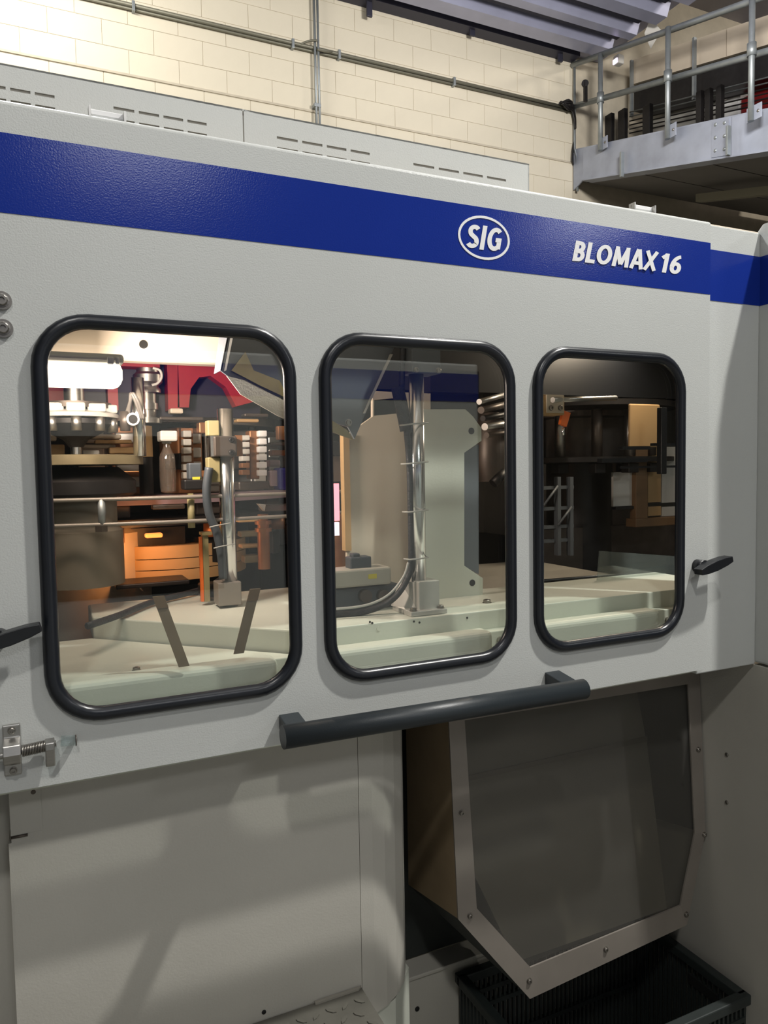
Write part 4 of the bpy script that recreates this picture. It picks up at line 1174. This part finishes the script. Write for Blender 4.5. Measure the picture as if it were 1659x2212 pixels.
# ------------------------------------------------------------------ reject chute with clear front
HY0, HZ0 = .195, 1.08          # top of the sloping front frame
def hp(x, y, dy=0.0):
    """photo point on the slightly leaning front plane: Y = HY0 - (HZ0 - z) * 0.07"""
    Y = HY0
    for _ in range(6):
        q = onY(x, y, Y); Y = HY0 - (HZ0 - q.z) * .07
    q = onY(x, y, Y)
    return Vector((q.x, q.y + dy, q.z))
ch = thing('reject_chute', (1.1, .25, .40), 'stainless chute with a clear front window under the door', 'chute')
outer = [hp(967, 1500), hp(990, 1986), hp(1145, 2158), hp(1484, 1998), hp(1524, 1798), hp(1510, 1420)]
inner = [hp(1004, 1555), hp(1030, 1962), hp(1146, 2090), hp(1470, 1956), hp(1501, 1800), hp(1486, 1478)]
inner[0] = hp(1004, 1556)
for k in range(6):
    l = (k + 1) % 6
    prism('frame_strip', [outer[k], outer[l], inner[l], inner[k]], (0, .004, 0), 'stainless', ch)
prism('clear_window', [p + Vector((0, .005, 0)) for p in [o_ * .35 + i_ * .65 for o_, i_ in zip(outer, inner)]], (0, .004, 0), 'polycarb', ch)
for (px, py) in ((997, 1756), (1015, 1979), (1143, 2119), (1308, 2051), (1482, 1975), (1521, 1803), (1508, 1619)):
    q = hp(px, py); bolt(q, (0, -1, 0), .0055, ch)
# side wall going back, sloping floor plates
sx = outer[1].x
prism('side_sheet', [outer[0] + Vector((0, .004, 0)), outer[1] + Vector((0, .004, 0)), Vector((sx, .40, .60)), Vector((outer[0].x, .40, 1.23)), ], (.003, 0, 0), 'chute_side', ch)
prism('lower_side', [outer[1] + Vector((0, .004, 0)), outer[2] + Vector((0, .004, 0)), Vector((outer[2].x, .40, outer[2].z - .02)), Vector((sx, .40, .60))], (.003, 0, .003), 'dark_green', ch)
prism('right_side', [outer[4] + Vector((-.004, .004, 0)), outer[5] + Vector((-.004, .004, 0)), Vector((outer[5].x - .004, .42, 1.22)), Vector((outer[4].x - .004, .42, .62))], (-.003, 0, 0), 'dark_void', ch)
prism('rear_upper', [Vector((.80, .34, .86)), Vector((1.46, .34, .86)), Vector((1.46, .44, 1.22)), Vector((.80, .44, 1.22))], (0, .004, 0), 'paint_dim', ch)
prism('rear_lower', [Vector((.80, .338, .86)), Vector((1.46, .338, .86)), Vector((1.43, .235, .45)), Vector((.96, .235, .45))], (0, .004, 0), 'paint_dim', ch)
prism('rear_seam', [Vector((.80, .334, .855)), Vector((1.46, .334, .855)), Vector((1.46, .334, .868)), Vector((.80, .334, .868))], (0, .003, 0), 'stainless', ch)

# ------------------------------------------------------------------ plastic crate on the floor
CZ = .345
cx0 = .90; cx1 = 1.465; cy1 = .385; cy0 = .03
crt = thing('plastic_crate', ((cx0 + cx1) / 2, .2, 0.001), 'dark grey open plastic crate with slotted sides under the chute', 'crate')
def wall(name, x0, x1, y0, y1):
    return box(name, x0, x1, y0, y1, .02, CZ - .03, 'crate', crt)
box('bottom', cx0, cx1, cy0, cy1, .002, .02, 'crate', crt)
# rim bars
for (x0, x1, y0, y1) in ((cx0 - .012, cx1 + .012, cy0 - .012, cy0 + .012), (cx0 - .012, cx1 + .012, cy1 - .012, cy1 + .012), (cx0 - .012, cx0 + .012, cy0, cy1), (cx1 - .012, cx1 + .012, cy0, cy1)):
    box('rim', x0, x1, y0, y1, CZ - .025, CZ, 'crate', crt, bevel=.003)
n = 40
for k in range(n + 1):
    x = cx0 + (cx1 - cx0) * k / n
    for y in (cy0, cy1):
        box('bar', x - .003, x + .003, y - .004, y + .004, .02, CZ - .025, 'crate', crt)
for k in range(1, 22):
    y = cy0 + (cy1 - cy0) * k / 22
    for x in (cx0, cx1):
        box('bar', x - .004, x + .004, y - .003, y + .003, .02, CZ - .025, 'crate', crt)
for z in (CZ - .06, CZ - .10, CZ - .2):
    box('cross_band', cx0, cx1, cy0 - .006, cy0 + .006, z - .006, z + .006, 'crate', crt)
    box('cross_band', cx0, cx1, cy1 - .006, cy1 + .006, z - .006, z + .006, 'crate', crt)
box('handle_slot', cx1 - .006, cx1 + .002, .10, .19, CZ - .075, CZ - .05, 'hole', crt)
bpy.context.view_layer.update()
